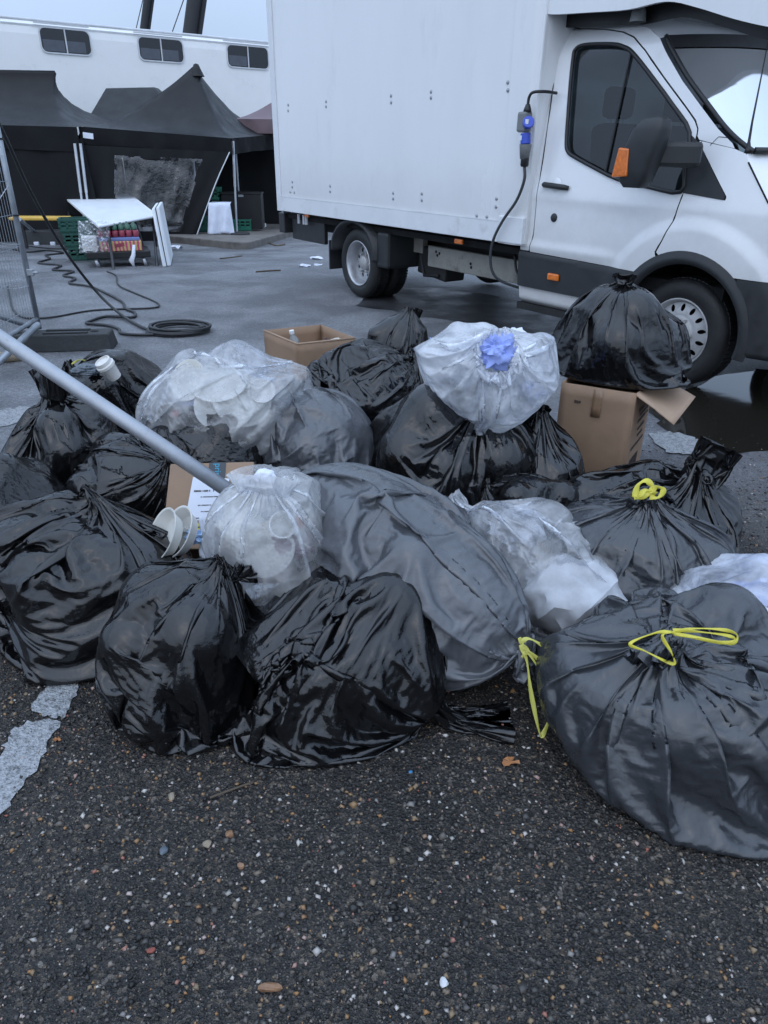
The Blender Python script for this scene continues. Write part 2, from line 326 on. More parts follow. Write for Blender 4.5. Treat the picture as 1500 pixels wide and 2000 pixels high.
glass('trailer_glass', (.62, .64, .70), .8)
simple('bottle_clear', (.75, .8, .82), .15)
MATS['bottle_clear'].node_tree.nodes['Principled BSDF'].inputs['Transmission Weight'].default_value = .7

# ------------------------------------------------------------------ mesh helpers
def link(o, parent=None):
    COL.objects.link(o)
    if parent is not None: o.parent = parent
    return o
def tag(o, label=None, cat=None, group=None, kind=None):
    if label: o['label'] = label
    if cat: o['category'] = cat
    if group: o['group'] = group
    if kind: o['kind'] = kind
    return o
def empty(name, loc, rz=0.0, label=None, cat=None, group=None):
    o = bpy.data.objects.new(name, None); o.empty_display_size = .1; o.location = loc; o.rotation_euler = (0, 0, rz); link(o)
    return tag(o, label, cat, group)
def mesh_obj(name, v, f, mat, parent=None, smooth=False, origin=None, bevel=0.0, solid=0.0, autos=None):
    me = bpy.data.meshes.new(name)
    v = np.asarray(v, float)
    if origin is not None: v = v - np.asarray(origin, float)
    me.from_pydata(v.tolist(), [], [list(map(int, q)) for q in f]); me.update()
    if isinstance(mat, str): mat = MATS[mat]
    me.materials.append(mat)
    if smooth: me.polygons.foreach_set('use_smooth', [True] * len(me.polygons))
    o = bpy.data.objects.new(name, me); link(o, parent)
    if origin is not None: o.location = origin
    if solid: md = o.modifiers.new('thickness', 'SOLIDIFY'); md.thickness = solid; md.offset = 0
    if bevel:
        md = o.modifiers.new('bevel', 'BEVEL'); md.width = bevel; md.segments = 2; md.limit_method = 'ANGLE'; md.angle_limit = R(35)
    if autos is not None:
        try: me.set_sharp_from_angle(angle=R(autos))
        except Exception: pass
    return o
def catmull(pts, k=8):
    P = [np.array(p, float) for p in pts]; P = [2 * P[0] - P[1]] + P + [2 * P[-1] - P[-2]]; out = []
    for i in range(1, len(P) - 2):
        a, b, c, d = P[i - 1:i + 3]
        for t in np.linspace(0, 1, k, endpoint=False):
            out.append(.5 * (2 * b + (c - a) * t + (2 * a - 5 * b + 4 * c - d) * t * t + (3 * b - 3 * c + d - a) * t ** 3))
    out.append(P[-2]); return out
class MB:
    def __init__(s): s.v = []; s.f = []
    def add(s, v, f):
        o = len(s.v); s.v += [tuple(map(float, p)) for p in v]; s.f += [[i + o for i in q] for q in f]; return s
    def box(s, c, size, rz=0.0, rx=0.0, ry=0.0, taper=1.0):
        M3 = np.array(Matrix.Rotation(rz, 3, 'Z') @ Matrix.Rotation(ry, 3, 'Y') @ Matrix.Rotation(rx, 3, 'X')); h = np.array(size) / 2
        p = []
        for z in (-1, 1):
            k = taper if z > 0 else 1
            for x, y in ((-1, -1), (1, -1), (1, 1), (-1, 1)): p.append(np.array(c) + M3 @ (np.array([x * k, y * k, z]) * h))
        return s.add(p, [(3, 2, 1, 0), (4, 5, 6, 7), (0, 1, 5, 4), (1, 2, 6, 5), (2, 3, 7, 6), (3, 0, 4, 7)])
    def tube(s, pts, r, seg=8, cap=True):
        P = [np.array(p, float) for p in pts]; n = len(P); rr = r if hasattr(r, '__len__') else [r] * n
        t0 = P[1] - P[0]; t0 /= np.linalg.norm(t0)
        a = np.cross(t0, [0, 0, 1.0]);
        if np.linalg.norm(a) < .05: a = np.cross(t0, [1.0, 0, 0])
        a /= np.linalg.norm(a); V = []; 
        for i in range(n):
            t = P[min(i + 1, n - 1)] - P[max(i - 1, 0)]; t /= np.linalg.norm(t) + 1e-12
            a = a - t * (a @ t); a /= np.linalg.norm(a); b = np.cross(t, a)
            for k in range(seg):
                w = 2 * math.pi * k / seg; V.append(P[i] + rr[i] * (a * math.cos(w) + b * math.sin(w)))
        F = [(i * seg + k, i * seg + (k + 1) % seg, (i + 1) * seg + (k + 1) % seg, (i + 1) * seg + k) for i in range(n - 1) for k in range(seg)]
        if cap: F += [tuple(reversed(range(seg))), tuple(range((n - 1) * seg, n * seg))]
        return s.add(V, F)
    def lathe(s, prof, seg=24, M4=None):
        "profile of (radius, height), about local z, placed by a 4x4"
        V = []; n = len(prof)
        for r, z in prof:
            for k in range(seg):
                w = 2 * math.pi * k / seg; V.append((r * math.cos(w), r * math.sin(w), z))
        if M4 is not None: V = [tuple(M4 @ Vector(p)) for p in V]
        return s.add(V, [(i * seg + k, i * seg + (k + 1) % seg, (i + 1) * seg + (k + 1) % seg, (i + 1) * seg + k) for i in range(n - 1) for k in range(seg)])
    def prism(s, poly, fn):
        "poly of 2-D points; fn(p, side) gives the 3-D point for side 0/1"
        n = len(poly); tri = tessellate_polygon([[Vector((p[0], p[1], 0)) for p in poly]])
        V = [fn(p, 0) for p in poly] + [fn(p, 1) for p in poly]
        F = [tuple(t) for t in tri] + [tuple(n + i for i in reversed(t)) for t in tri] + [(i, (i + 1) % n, n + (i + 1) % n, n + i) for i in range(n)]
        return s.add(V, F)
    def build(s, name, mat, parent=None, **k): return mesh_obj(name, s.v, s.f, mat, parent, **k)
def fix_normals(o):
    b = bmesh.new(); b.from_mesh(o.data); bmesh.ops.recalc_face_normals(b, faces=b.faces); b.to_mesh(o.data); b.free(); return o
def text_mesh(name, body, size, mat, M4, parent=None, extrude=.0005):
    cu = bpy.data.curves.new(name, 'FONT'); cu.body = body; cu.size = size; cu.extrude = extrude; cu.align_x = 'LEFT'
    t = bpy.data.objects.new('tmp_text', cu); COL.objects.link(t)
    dg = bpy.context.evaluated_depsgraph_get(); me = bpy.data.meshes.new_from_object(t.evaluated_get(dg))
    bpy.data.objects.remove(t); me.name = name; me.materials.clear(); me.materials.append(MATS[mat]); me.transform(M4)
    return link(bpy.data.objects.new(name, me), parent)
def frame4(o, x, y):
    "4x4 with origin o, x axis, and y axis made square to it"
    x = Vector(x).normalized(); y = Vector(y); z = x.cross(y).normalized(); y = z.cross(x)
    return Matrix(((x[0], y[0], z[0], o[0]), (x[1], y[1], z[1], o[1]), (x[2], y[2], z[2], o[2]), (0, 0, 0, 1)))
def inside(poly, X, Y):
    r = np.zeros(X.shape, bool); n = len(poly)
    for i in range(n):
        x1, y1 = poly[i]; x2, y2 = poly[(i + 1) % n]
        c = ((y1 > Y) != (y2 > Y)); 
        with np.errstate(divide='ignore', invalid='ignore'): r ^= c & (X < (x2 - x1) * (Y - y1) / (y2 - y1 + 1e-15) + x1)
    return r
def panel(outline, holes, cell):
    "grid-meshed sheet inside an outline and outside holes, edges snapped to the lines; returns 2-D points and faces"
    allp = [outline] + list(holes); P = np.array(outline)
    x0, y0 = P.min(0) - cell; x1, y1 = P.max(0) + cell
    nx, ny = int((x1 - x0) / cell) + 2, int((y1 - y0) / cell) + 2
    gx = x0 + np.arange(nx) * cell; gy = y0 + np.arange(ny) * cell
    CX, CY = np.meshgrid(gx[:-1] + cell / 2, gy[:-1] + cell / 2)
    keep = inside(outline, CX, CY)
    for h in holes: keep &= ~inside(h, CX, CY)
    cnt = np.zeros((ny, nx), int)
    for dy in (0, 1):
        for dx in (0, 1): cnt[dy:ny - 1 + dy, dx:nx - 1 + dx] += keep
    VX, VY = np.meshgrid(gx, gy); VX = VX.copy(); VY = VY.copy()
    bd = (cnt > 0) & (cnt < 4); bx, by = VX[bd], VY[bd]
    best = np.full(bx.shape, 1e9); qx, qy = bx.copy(), by.copy()
    for poly in allp:
        n = len(poly)
        for i in range(n):
            a = np.array(poly[i]); d = np.array(poly[(i + 1) % n]) - a; L = d @ d + 1e-15
            t = np.clip(((bx - a[0]) * d[0] + (by - a[1]) * d[1]) / L, 0, 1); px = a[0] + t * d[0]; py = a[1] + t * d[1]
            e = (px - bx) ** 2 + (py - by) ** 2; mk = e < best; best[mk] = e[mk]; qx[mk] = px[mk]; qy[mk] = py[mk]
    ok = best < (1.5 * cell) ** 2; bx = np.where(ok, qx, bx); by = np.where(ok, qy, by); VX[bd] = bx; VY[bd] = by
    idx = -np.ones((ny, nx), int); used = cnt > 0; idx[used] = np.arange(used.sum())
    j, i = np.nonzero(keep)
    F = np.stack([idx[j, i], idx[j, i + 1], idx[j + 1, i + 1], idx[j + 1, i]], 1)
    return VX[used], VY[used], F
def smooth_poly(pts, k=5):
    P = [np.array(p, float) for p in pts]; n = len(P); out = []
    for i in range(n):
        a, b, c, d = P[i - 1], P[i], P[(i + 1) % n], P[(i + 2) % n]
        for t in np.linspace(0, 1, k, endpoint=False):
            out.append(tuple(.5 * (2 * b + (c - a) * t + (2 * a - 5 * b + 4 * c - d) * t * t + (3 * b - 3 * c + d - a) * t ** 3)))
    return out
def grid_faces(nv, nu, wrap=False):
    F = []
    for i in range(nv - 1):
        for k in range(nu if wrap else nu - 1):
            F.append((i * nu + k, i * nu + (k + 1) % nu, (i + 1) * nu + (k + 1) % nu, (i + 1) * nu + k))
    return F

# ------------------------------------------------------------------ the setting: ground, puddle, paint, gravel
def build_ground():
    ys = sorted(set(list(np.linspace(-30, 8, 12)) + list(np.linspace(8, 26, 40)) + [40, 80, 200, 900])); xs = [-900, -200, -60, -20, -8, 0, 8, 20, 60, 200, 900]
    V = [(x, y, float(zg(y))) for y in ys for x in xs]
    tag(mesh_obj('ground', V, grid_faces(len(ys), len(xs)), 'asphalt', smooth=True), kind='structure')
build_ground()
def flat_patch(name, pts, z, mat, rough=.02, seed=1, sub=6, kind='structure'):
    "irregular flat sheet laid on the ground"
    rg = random.Random(seed); P = catmull(list(pts) + [pts[0]], sub)[:-1]
    P = [(p[0] + rg.uniform(-rough, rough), p[1] + rg.uniform(-rough, rough)) for p in P]
    tri = tessellate_polygon([[Vector((p[0], p[1], 0)) for p in P]])
    V = [(p[0], p[1], float(zg(p[1])) + z) for p in P]
    o = mesh_obj(name, V, tri, mat); return tag(fix_normals(o), kind=kind) if kind else fix_normals(o)
def gpts(L): return [tuple(G(u, v)[:2]) for u, v in L]
flat_patch('puddle', gpts([(1265, 800), (1330, 858), (1420, 884), (1560, 872), (1640, 800), (1600, 735), (1480, 722), (1380, 745)]), .004, 'puddle_water', .03, 3)
flat_patch('puddle', gpts([(700, 596), (820, 618), (960, 640), (1080, 660), (1120, 620), (1000, 585), (860, 562), (740, 570)]), .004, 'wet_tarmac', .05, 4)
flat_patch('painted_line', gpts([(0, 1478), (18, 1440), (48, 1414), (112, 1412), (98, 1450), (62, 1515), (14, 1580), (-40, 1625), (-60, 1600)]), .004, 'worn_paint', .008, 5)
flat_patch('painted_line', gpts([(58, 1392), (85, 1350), (118, 1322), (165, 1310), (150, 1352), (128, 1398), (90, 1402)]), .004, 'worn_paint', .008, 6)
flat_patch('painted_line', gpts([(1270, 846), (1310, 846), (1360, 858), (1420, 882), (1410, 892), (1350, 890), (1300, 884)]), .008, 'worn_paint', .02, 7)
flat_patch('painted_line', gpts([(-90, 812), (-20, 806), (50, 796), (75, 806), (40, 826), (-60, 838)]), .004, 'worn_paint', .03, 8)

def stones(n, region, size, rng, flat=.6):
    "n angular stones as one vertex and face array"
    oct_ = np.array([(1, 0, 0), (0, 1, 0), (-1, 0, 0), (0, -1, 0), (0, 0, 1), (0, 0, -1.0)])
    of = np.array([(0, 1, 4), (1, 2, 4), (2, 3, 4), (3, 0, 4), (1, 0, 5), (2, 1, 5), (3, 2, 5), (0, 3, 5)])
    P = region(n, rng); n = len(P)
    s = size(n, rng)[:, None, None]
    V = oct_[None] * rng.uniform(.6, 1.25, (n, 6, 1)) + rng.normal(0, .16, (n, 6, 3))
    a = rng.uniform(0, 6.28, n); c, si = np.cos(a)[:, None], np.sin(a)[:, None]
    X = V[..., 0] * rng.uniform(.7, 1.3, (n, 1)); Y = V[..., 1]
    V = np.stack([X * c - Y * si, X * si + Y * c, V[..., 2] * flat], -1) * s
    V[..., 0] += P[:, :1]; V[..., 1] += P[:, 1:2]; V[..., 2] += s[..., 0] * flat * .35
    F = of[None] + (np.arange(n) * 6)[:, None, None]
    return V.reshape(-1, 3), F.reshape(-1, 3)
def spread(n, rng, x0, x1, y0, y1, fade):
    "random places over a stretch of ground, thinning out towards its edges"
    x = rng.uniform(x0 - fade, x1 + fade, n); y = rng.uniform(y0 - fade, y1 + fade, n)
    d = np.maximum(np.maximum(x0 - x, x - x1), np.maximum(y0 - y, y - y1)); d = d + .25 * np.sin(3.1 * x + 1) * np.cos(2.3 * y)
    k = rng.random(n) > np.clip(d / fade, 0, 1); return np.stack([x, y], 1)[k]
def build_gravel():
    rng = np.random.default_rng(5); V, F, o = [], [], 0
    for n, ar, a, b, p in ((62000, (-1.2, 1.5, .45, 1.9, .7), .0016, .0046, 1.8), (30000, (-1.2, 1.5, .45, 1.9, .7), .003, .0078, 1.6), (4500, (-1.4, 1.6, .45, 2.0, .8), .0055, .0115, 1.7),
                           (5000, (1.3, 2.0, 2.0, 3.3, .5), .0024, .0090, 2.2), (1200, (-1.9, -1.1, 1.6, 2.2, .4), .0024, .008, 2.0)):
        v, f = stones(n, lambda k, r: spread(k, r, *ar), lambda k, r: a + (b - a) * r.random(k) ** p, rng); V.append(v); F.append(f + o); o += len(v)
    me = bpy.data.meshes.new('gravel'); V = np.concatenate(V); F = np.concatenate(F)
    me.vertices.add(len(V)); me.vertices.foreach_set('co', V.ravel()); me.loops.add(len(F) * 3); me.loops.foreach_set('vertex_index', F.ravel())
    me.polygons.add(len(F)); me.polygons.foreach_set('loop_start', np.arange(len(F)) * 3); me.polygons.foreach_set('loop_total', np.full(len(F), 3)); me.update(); me.validate()
    me.materials.append(MATS['gravel_stones'])
    tag(link(bpy.data.objects.new('gravel', me)), 'dark loose gravel and stone chips strewn over the tarmac', 'gravel', kind='stuff')
build_gravel()
def pebble(name, u, v, a, b, h, mat, label, cat, rz=0.0, seed=0):
    p = G(u, v); rg = random.Random(seed); bm = bmesh.new(); bmesh.ops.create_icosphere(bm, subdivisions=2, radius=1)
    pl_ = [(Vector((rg.gauss(0, 1), rg.gauss(0, 1), rg.gauss(0, .7))).normalized(), rg.uniform(.55, .85)) for _ in range(7)]
    for q in bm.verts:
        for a_, k_ in pl_:
            e_ = q.co.dot(a_) - k_
            if e_ > 0: q.co -= a_ * e_
        k = .72 * (1 + rg.uniform(-.05, .05)); q.co = Vector((q.co.x * a * k, q.co.y * b * k, max(-.5, q.co.z) * h * k))
    me = bpy.data.meshes.new(name); bm.to_mesh(me); bm.free(); me.materials.append(MATS[mat])
    me.set_sharp_from_angle(angle=R(25))
    o = link(bpy.data.objects.new(name, me)); o.location = (p[0], p[1], h * .25); o.rotation_euler = (0, 0, rz); return tag(o, label, cat)
pebble('pebble', 528, 1930, .034, .016, .014, 'pebble_brown', 'large smooth orange-brown oblong pebble at the bottom of the picture', 'pebble', .05, 1)
pebble('pebble', 405, 1650, .017, .015, .010, 'pebble_tan', 'pitted tan round pebble beside a smooth brown one', 'pebble', .4, 2)
pebble('pebble', 449, 1631, .015, .018, .012, 'pebble_brown', 'smooth brown round pebble beside a pitted tan one', 'pebble', .2, 3)
pebble('pebble', 320, 1663, .014, .019, .009, 'pebble_slate', 'blue-grey slate chip on the gravel', 'pebble', .3, 4)
pebble('pebble', 471, 1692, .014, .012, .010, 'pebble_brown', 'orange flint pebble with a grey centre', 'pebble', .8, 5)
pebble('pebble', 868, 1921, .014, .017, .010, 'pebble_white', 'bright white angular pebble near the bottom edge', 'pebble', .1, 6)
pebble('pebble', 336, 1556, .013, .019, .010, 'pebble_tan', 'flat pale tan stone below the front black bags', 'pebble', .1, 7)
pebble('brick_fragment', 295, 1857, .013, .010, .008, 'brick_red', 'small dull red brick fragment on the gravel', 'brick fragment', .5, 8)
pebble('plastic_chip', 802, 1508, .008, .007, .003, 'chip_blue', 'tiny bright blue square plastic chip', 'plastic chip', .1, 9)
pebble('pebble', 580, 1490, .014, .009, .007, 'pebble_brown', 'brown flat pebble just below the front black bag', 'pebble', .1, 10)
def leaf(u, v, r, label, seed):
    p = G(u, v); rg = random.Random(seed); V = [(0, 0, .006)]; n = 14
    for k in range(n):
        a = 6.283 * k / n; q = r * (1 + .45 * math.cos(3 * a + 1) * (k % 2) + rg.uniform(-.25, .2)); V.append((q * math.cos(a), q * .7 * math.sin(a), rg.uniform(.003, .013)))
    o = mesh_obj('dry_leaf', V, [(0, 1 + k, 1 + (k + 1) % n) for k in range(n)], 'leaf_orange', solid=.0008); o.location = (p[0], p[1], 0); tag(o, label, 'leaf')
leaf(995, 1491, .02, 'curled orange-brown dry leaf in front of the pile', 2)
leaf(113, 1447, .009, 'small orange leaf scrap beside the worn white paint', 3)
def twig(pts, r, label):
    P = [Gs(u, v, .008) for u, v in pts]
    return tag(MB().tube(catmull(P, 4), r, 5).build('twig', 'twig', origin=P[0], smooth=True), label, 'twig')
twig([(410, 1558), (445, 1545), (495, 1527)], .003, 'thin dry twig lying on the gravel below the front bags')
twig([(500, 531), (525, 529), (548, 528)], .012, 'dark stick on the tarmac behind the cardboard box')
twig([(430, 505), (450, 503), (472, 500)], .012, 'longer dark stick on the tarmac near the leaning table')
twig([(524, 474), (540, 480), (556, 478)], .02, 'splintered pale stick at the kerb end')
def scrap(u, v, s, mat, name, label, cat, seed):
    rg = random.Random(seed); p = Gs(u, v); V = []
    for j in range(4):
        for i in range(4): V.append((s * (i / 3 - .5) * 1.6 + rg.uniform(-.2, .2) * s, s * (j / 3 - .5) + rg.uniform(-.15, .15) * s, rg.uniform(.01, .4) * s))
    o = mesh_obj(name, V, grid_faces(4, 4), mat, smooth=False, solid=.001); o.location = p; tag(o, label, cat)
scrap(595, 521, .10, 'paper_white', 'crumpled_paper', 'crumpled white paper ball on the tarmac behind the van', 'paper', 1)
scrap(617, 507, .12, 'paper_white', 'paper_scrap', 'flat white paper scrap furthest behind the van wheel', 'paper', 2)
scrap(622, 519, .08, 'paper_white', 'paper_scrap', 'small white paper scrap beside the mudflap', 'paper', 3)
scrap(335, 488, .22, 'paper_white', 'paper_scrap', 'white paper scrap at the foot of the leaning table', 'paper', 4)

# ------------------------------------------------------------------ trailer, masts
def build_trailer():
    A = AY(-260, 4, 18.4); B = AY(535, 78, 24.0); A[2] = B[2] = 4.15
    d = (B - A); d[2] = 0; L = np.linalg.norm(d) + 7; d /= np.linalg.norm(d); nrm = np.array([-d[1], d[0], 0])   # away from camera
    zb = float(zg(22)); H = 4.15 - zb
    o = empty('site_trailer', (A[0], A[1], zb), math.atan2(d[1], d[0]), 'long white site trailer with three sliding windows behind the tents', 'trailer')
    W = 2.6
    m = MB(); # body with rounded roof edge
    prof = [(0, .55), (0, H - .34), (.02, H - .20), (.09, H - .08), (.22, H - .01), (.5, H), (W - .2, H), (W, H - .2), (W, .55)]
    m.prism(prof, lambda p, s: (L * s, p[0], p[1])); fix_normals(m.build('body', 'trailer_white', o))
    MB().box((L / 2, .02, H - .15), (L, .03, .02)).build('roof_rail', 'trailer_trim', o)
    m = MB().tube([(0, .12, H - .035), (L, .12, H - .035)], .03, 8); m.build('roof_gutter', 'trailer_trim', o)
    MB().box((L / 2, W / 2, .3), (L - 1, W - .5, .5)).build('underframe', 'chassis_black', o)
    for i, (u0, v0, u1, v1) in enumerate(((79, 53, 176, 109), (271, 71, 357, 124), (444, 86, 523, 137))):
        def loc(u, v):
            r = ray(u, v); k = ((A - CO) @ nrm) / (r @ nrm); p = CO + r * k - np.array([A[0], A[1], zb]); return p @ d, p[2]
        s0, za = loc(u0, (v0 + v1) / 2 - 6); s1, zc = loc(u1, (v0 + v1) / 2 + 6)
        _, zt = loc((u0 + u1) / 2, v0 + 5); _, zl = loc((u0 + u1) / 2, v1 - 5)
        w = bpy.data.objects.new('window', None); link(w, o); w.location = ((s0 + s1) / 2, 0, (zt + zl) / 2)
        ww, hh = (s1 - s0) / 2, (zt - zl) / 2
        def rr(k, rad=.12):
            P = []
            for cx, cy, a0 in ((ww - rad, hh - rad, 0), (-ww + rad, hh - rad, 90), (-ww + rad, -hh + rad, 180), (ww - rad, -hh + rad, 270)):
                for a in range(0, 91, 18): P.append((cx + (rad + k) * math.cos(R(a0 + a)), cy + (rad + k) * math.sin(R(a0 + a))))
            return P
        out, inn = rr(.03), rr(0); n = len(out)
        V = [(p[0], -.03, p[1]) for p in out] + [(p[0], -.03, p[1]) for p in inn] + [(p[0], .0, p[1]) for p in out] + [(p[0], .0, p[1]) for p in inn]
        F = [(k, (k + 1) % n, n + (k + 1) % n, n + k) for k in range(n)] + [(k, 2 * n + k, 2 * n + (k + 1) % n, (k + 1) % n) for k in range(n)] + [(n + k, n + (k + 1) % n, 3 * n + (k + 1) % n, 3 * n + k) for k in range(n)]
        mesh_obj('frame', V, F, 'trailer_trim', w)
        for sgn in (-1, 1):
            g = [p for p in inn]
            g = [(max(0, p[0]) if sgn > 0 else min(0, p[0]), p[1]) for p in inn]; q = []
            for p in g:
                if not q or (abs(p[0] - q[-1][0]) + abs(p[1] - q[-1][1])) > 1e-6: q.append(p)
            fix_normals(MB().prism(q, lambda p, s: (p[0], -.012 + .006 * s, p[1])).build('pane', 'trailer_glass', w))
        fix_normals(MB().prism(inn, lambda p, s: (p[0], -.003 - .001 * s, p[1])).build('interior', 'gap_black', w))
        # half-drawn pale blind seen through the lower glass
        for sgn in ((-1, 1) if i < 2 else (-1,)):
            bw = ww * (.86 if sgn < 0 else .74); c = sgn * ww / 2 if sgn < 0 else ww * .42
            MB().box((c, -.0065, -hh * .42), (bw, .002, hh * .95)).build('blind', 'trailer_trim', w)
        MB().box((0, -.022, 0), (.03, .016, hh * 2)).build('mullion', 'trailer_trim', w)
        MB().box((-.05, -.04, hh + .09), (ww * 2.2, .05, .025)).build('drip_rail', 'trailer_trim', w)
build_trailer()
def mast(u0, v0, u1, v1, Y, r, label):
    a = AY(u1, v1 + 40, Y); b = AY(u0, v0, Y); d = b - a; c = a - d * ((a[2] - float(zg(Y))) / d[2]); top = b + d * .8
    o = empty('mast', (c[0], c[1], c[2]), 0, label, 'mast')
    P = [np.zeros(3), (a - c), (b - c), (top - c)]
    MB().tube(P, [r * 1.15, r, r, r * .7], 10).build('pole', 'mast_black', o, smooth=True)
    side = np.array([r * 1.25, 0, 0])
    MB().tube([P[0] + side, P[1] + side, P[2] + side, P[3] + side], r * .35, 6).build('lift_rail', 'mast_black', o)
    MB().tube([P[3], P[1] + np.array([-r * 5, 0, -1.0])], .02, 5).build('stay_cable', 'cable_grey', o)
mast(382, -10, 367, 60, 32, .28, 'thicker black mast rising behind the trailer roof')
mast(290, -10, 277, 50, 36, .17, 'thinner black mast rising behind the trailer roof')

# ------------------------------------------------------------------ tents
def canopy(name, corners, ridge, zdrop, mat, sag=1.7, n=36, seed=0, parent=None, peak=.05):
    """roof cloth over four eave corners (FL, FR, BR, BL), pulled up to a ridge line (two points, may coincide)"""
    FL, FR, BR, BL = [np.array(c, float) for c in corners]; r0, r1 = np.array(ridge[0], float), np.array(ridge[1], float)
    rng = np.random.default_rng(seed); V = []
    for j in range(n + 1):
        for i in range(n + 1):
            s, t = i / n, j / n
            e = (FL * (1 - s) + FR * s) * (1 - t) + (BL * (1 - s) + BR * s) * t
            rid = np.linalg.norm(r1 - r0) > .1; ks = 3.0 if rid else 2.0
            k = min(1, ks * s, ks * (1 - s), 2 * t, 2 * (1 - t))         # 0 at the eaves, 1 at the ridge
            q = np.clip((s - .5) * (3.0 if np.linalg.norm(r1 - r0) > .1 else 1) + .5, 0, 1); top = r0 * (1 - q) + r1 * q
            # walk the cloth from the eave point to the ridge, sagging between
            h = k ** sag if k < 1 else 1
            lat = k
            p = e.copy(); base = e[2]
            p[:2] = e[:2] * (1 - k) + top[:2] * k if rid else e[:2]; p[2] = base + (top[2] - base) * h
            w = .025 * math.sin(17 * s + 5 * t + seed) * (1 - k) * k * 2 + .02 * rng.normal() * (1 - k) * k
            p[2] += w; V.append(p)
    o = mesh_obj(name, V, grid_faces(n + 1, n + 1), mat, parent, smooth=True); return o
def valance(a, b, h, mat, parent, seed=0, n=40, name='valance'):
    a, b = np.array(a, float), np.array(b, float); rng = np.random.default_rng(seed); d = (b - a) / np.linalg.norm(b - a); nn = np.array([d[1], -d[0], 0]); V = []
    for j in range(5):
        for i in range(n + 1):
            t = i / n; p = a + (b - a) * t; p = p - np.array([0, 0, h * j / 4 * (1 + .03 * math.sin(9 * t + seed))]) + nn * (.008 + .018 * math.sin(26 * t + seed) * j / 4 + .006 * rng.normal())
            V.append(p)
    return mesh_obj(name, V, grid_faces(5, n + 1), mat, parent, smooth=True)
def wall_cloth(name, q, mat, parent, fold=.05, n=44, m_=24, seed=0, holes=None, freq=23):
    "cloth wall over a quad TL, TR, BR, BL with hanging folds; holes in (s,t) space are left open"
    TL, TR, BR, BL = [np.array(p, float) for p in q]; rng = np.random.default_rng(seed); V, F = [], []
    d = (TR - TL); d /= np.linalg.norm(d); nn = np.array([d[1], -d[0], 0])
    for j in range(m_ + 1):
        for i in range(n + 1):
            s, t = i / n, j / m_
            p = (TL * (1 - s) + TR * s) * (1 - t) + (BL * (1 - s) + BR * s) * t
            w = fold * (math.sin(freq * s + 2 * t + seed) * .6 + math.sin(freq * .43 * s - 3 * t + 2 * seed) + .5 * math.sin(freq * 1.9 * s + 5 * t)) * (.25 + .75 * t)
            V.append(p + nn * w)
    for j in range(m_):
        for i in range(n):
            s, t = (i + .5) / n, (j + .5) / m_
            if holes and any(h[0] < s < h[1] and h[2] < t < h[3] for h in holes): continue
            F.append((j * (n + 1) + i, j * (n + 1) + i + 1, (j + 1) * (n + 1) + i + 1, (j + 1) * (n + 1) + i))
    return mesh_obj(name, V, F, mat, parent, smooth=True)
def leg_post(top, foot, parent, name='leg'):
    t, f = np.array(top, float), np.array(foot, float); m_ = MB(); mid = t * .52 + f * .48
    m_.tube([t, mid], .028, 8); m_.tube([mid, f], .022, 8); m_.box((f[0], f[1], f[2] + .012), (.14, .14, .024)); return m_.build(name, 'alu_leg', parent, smooth=False)

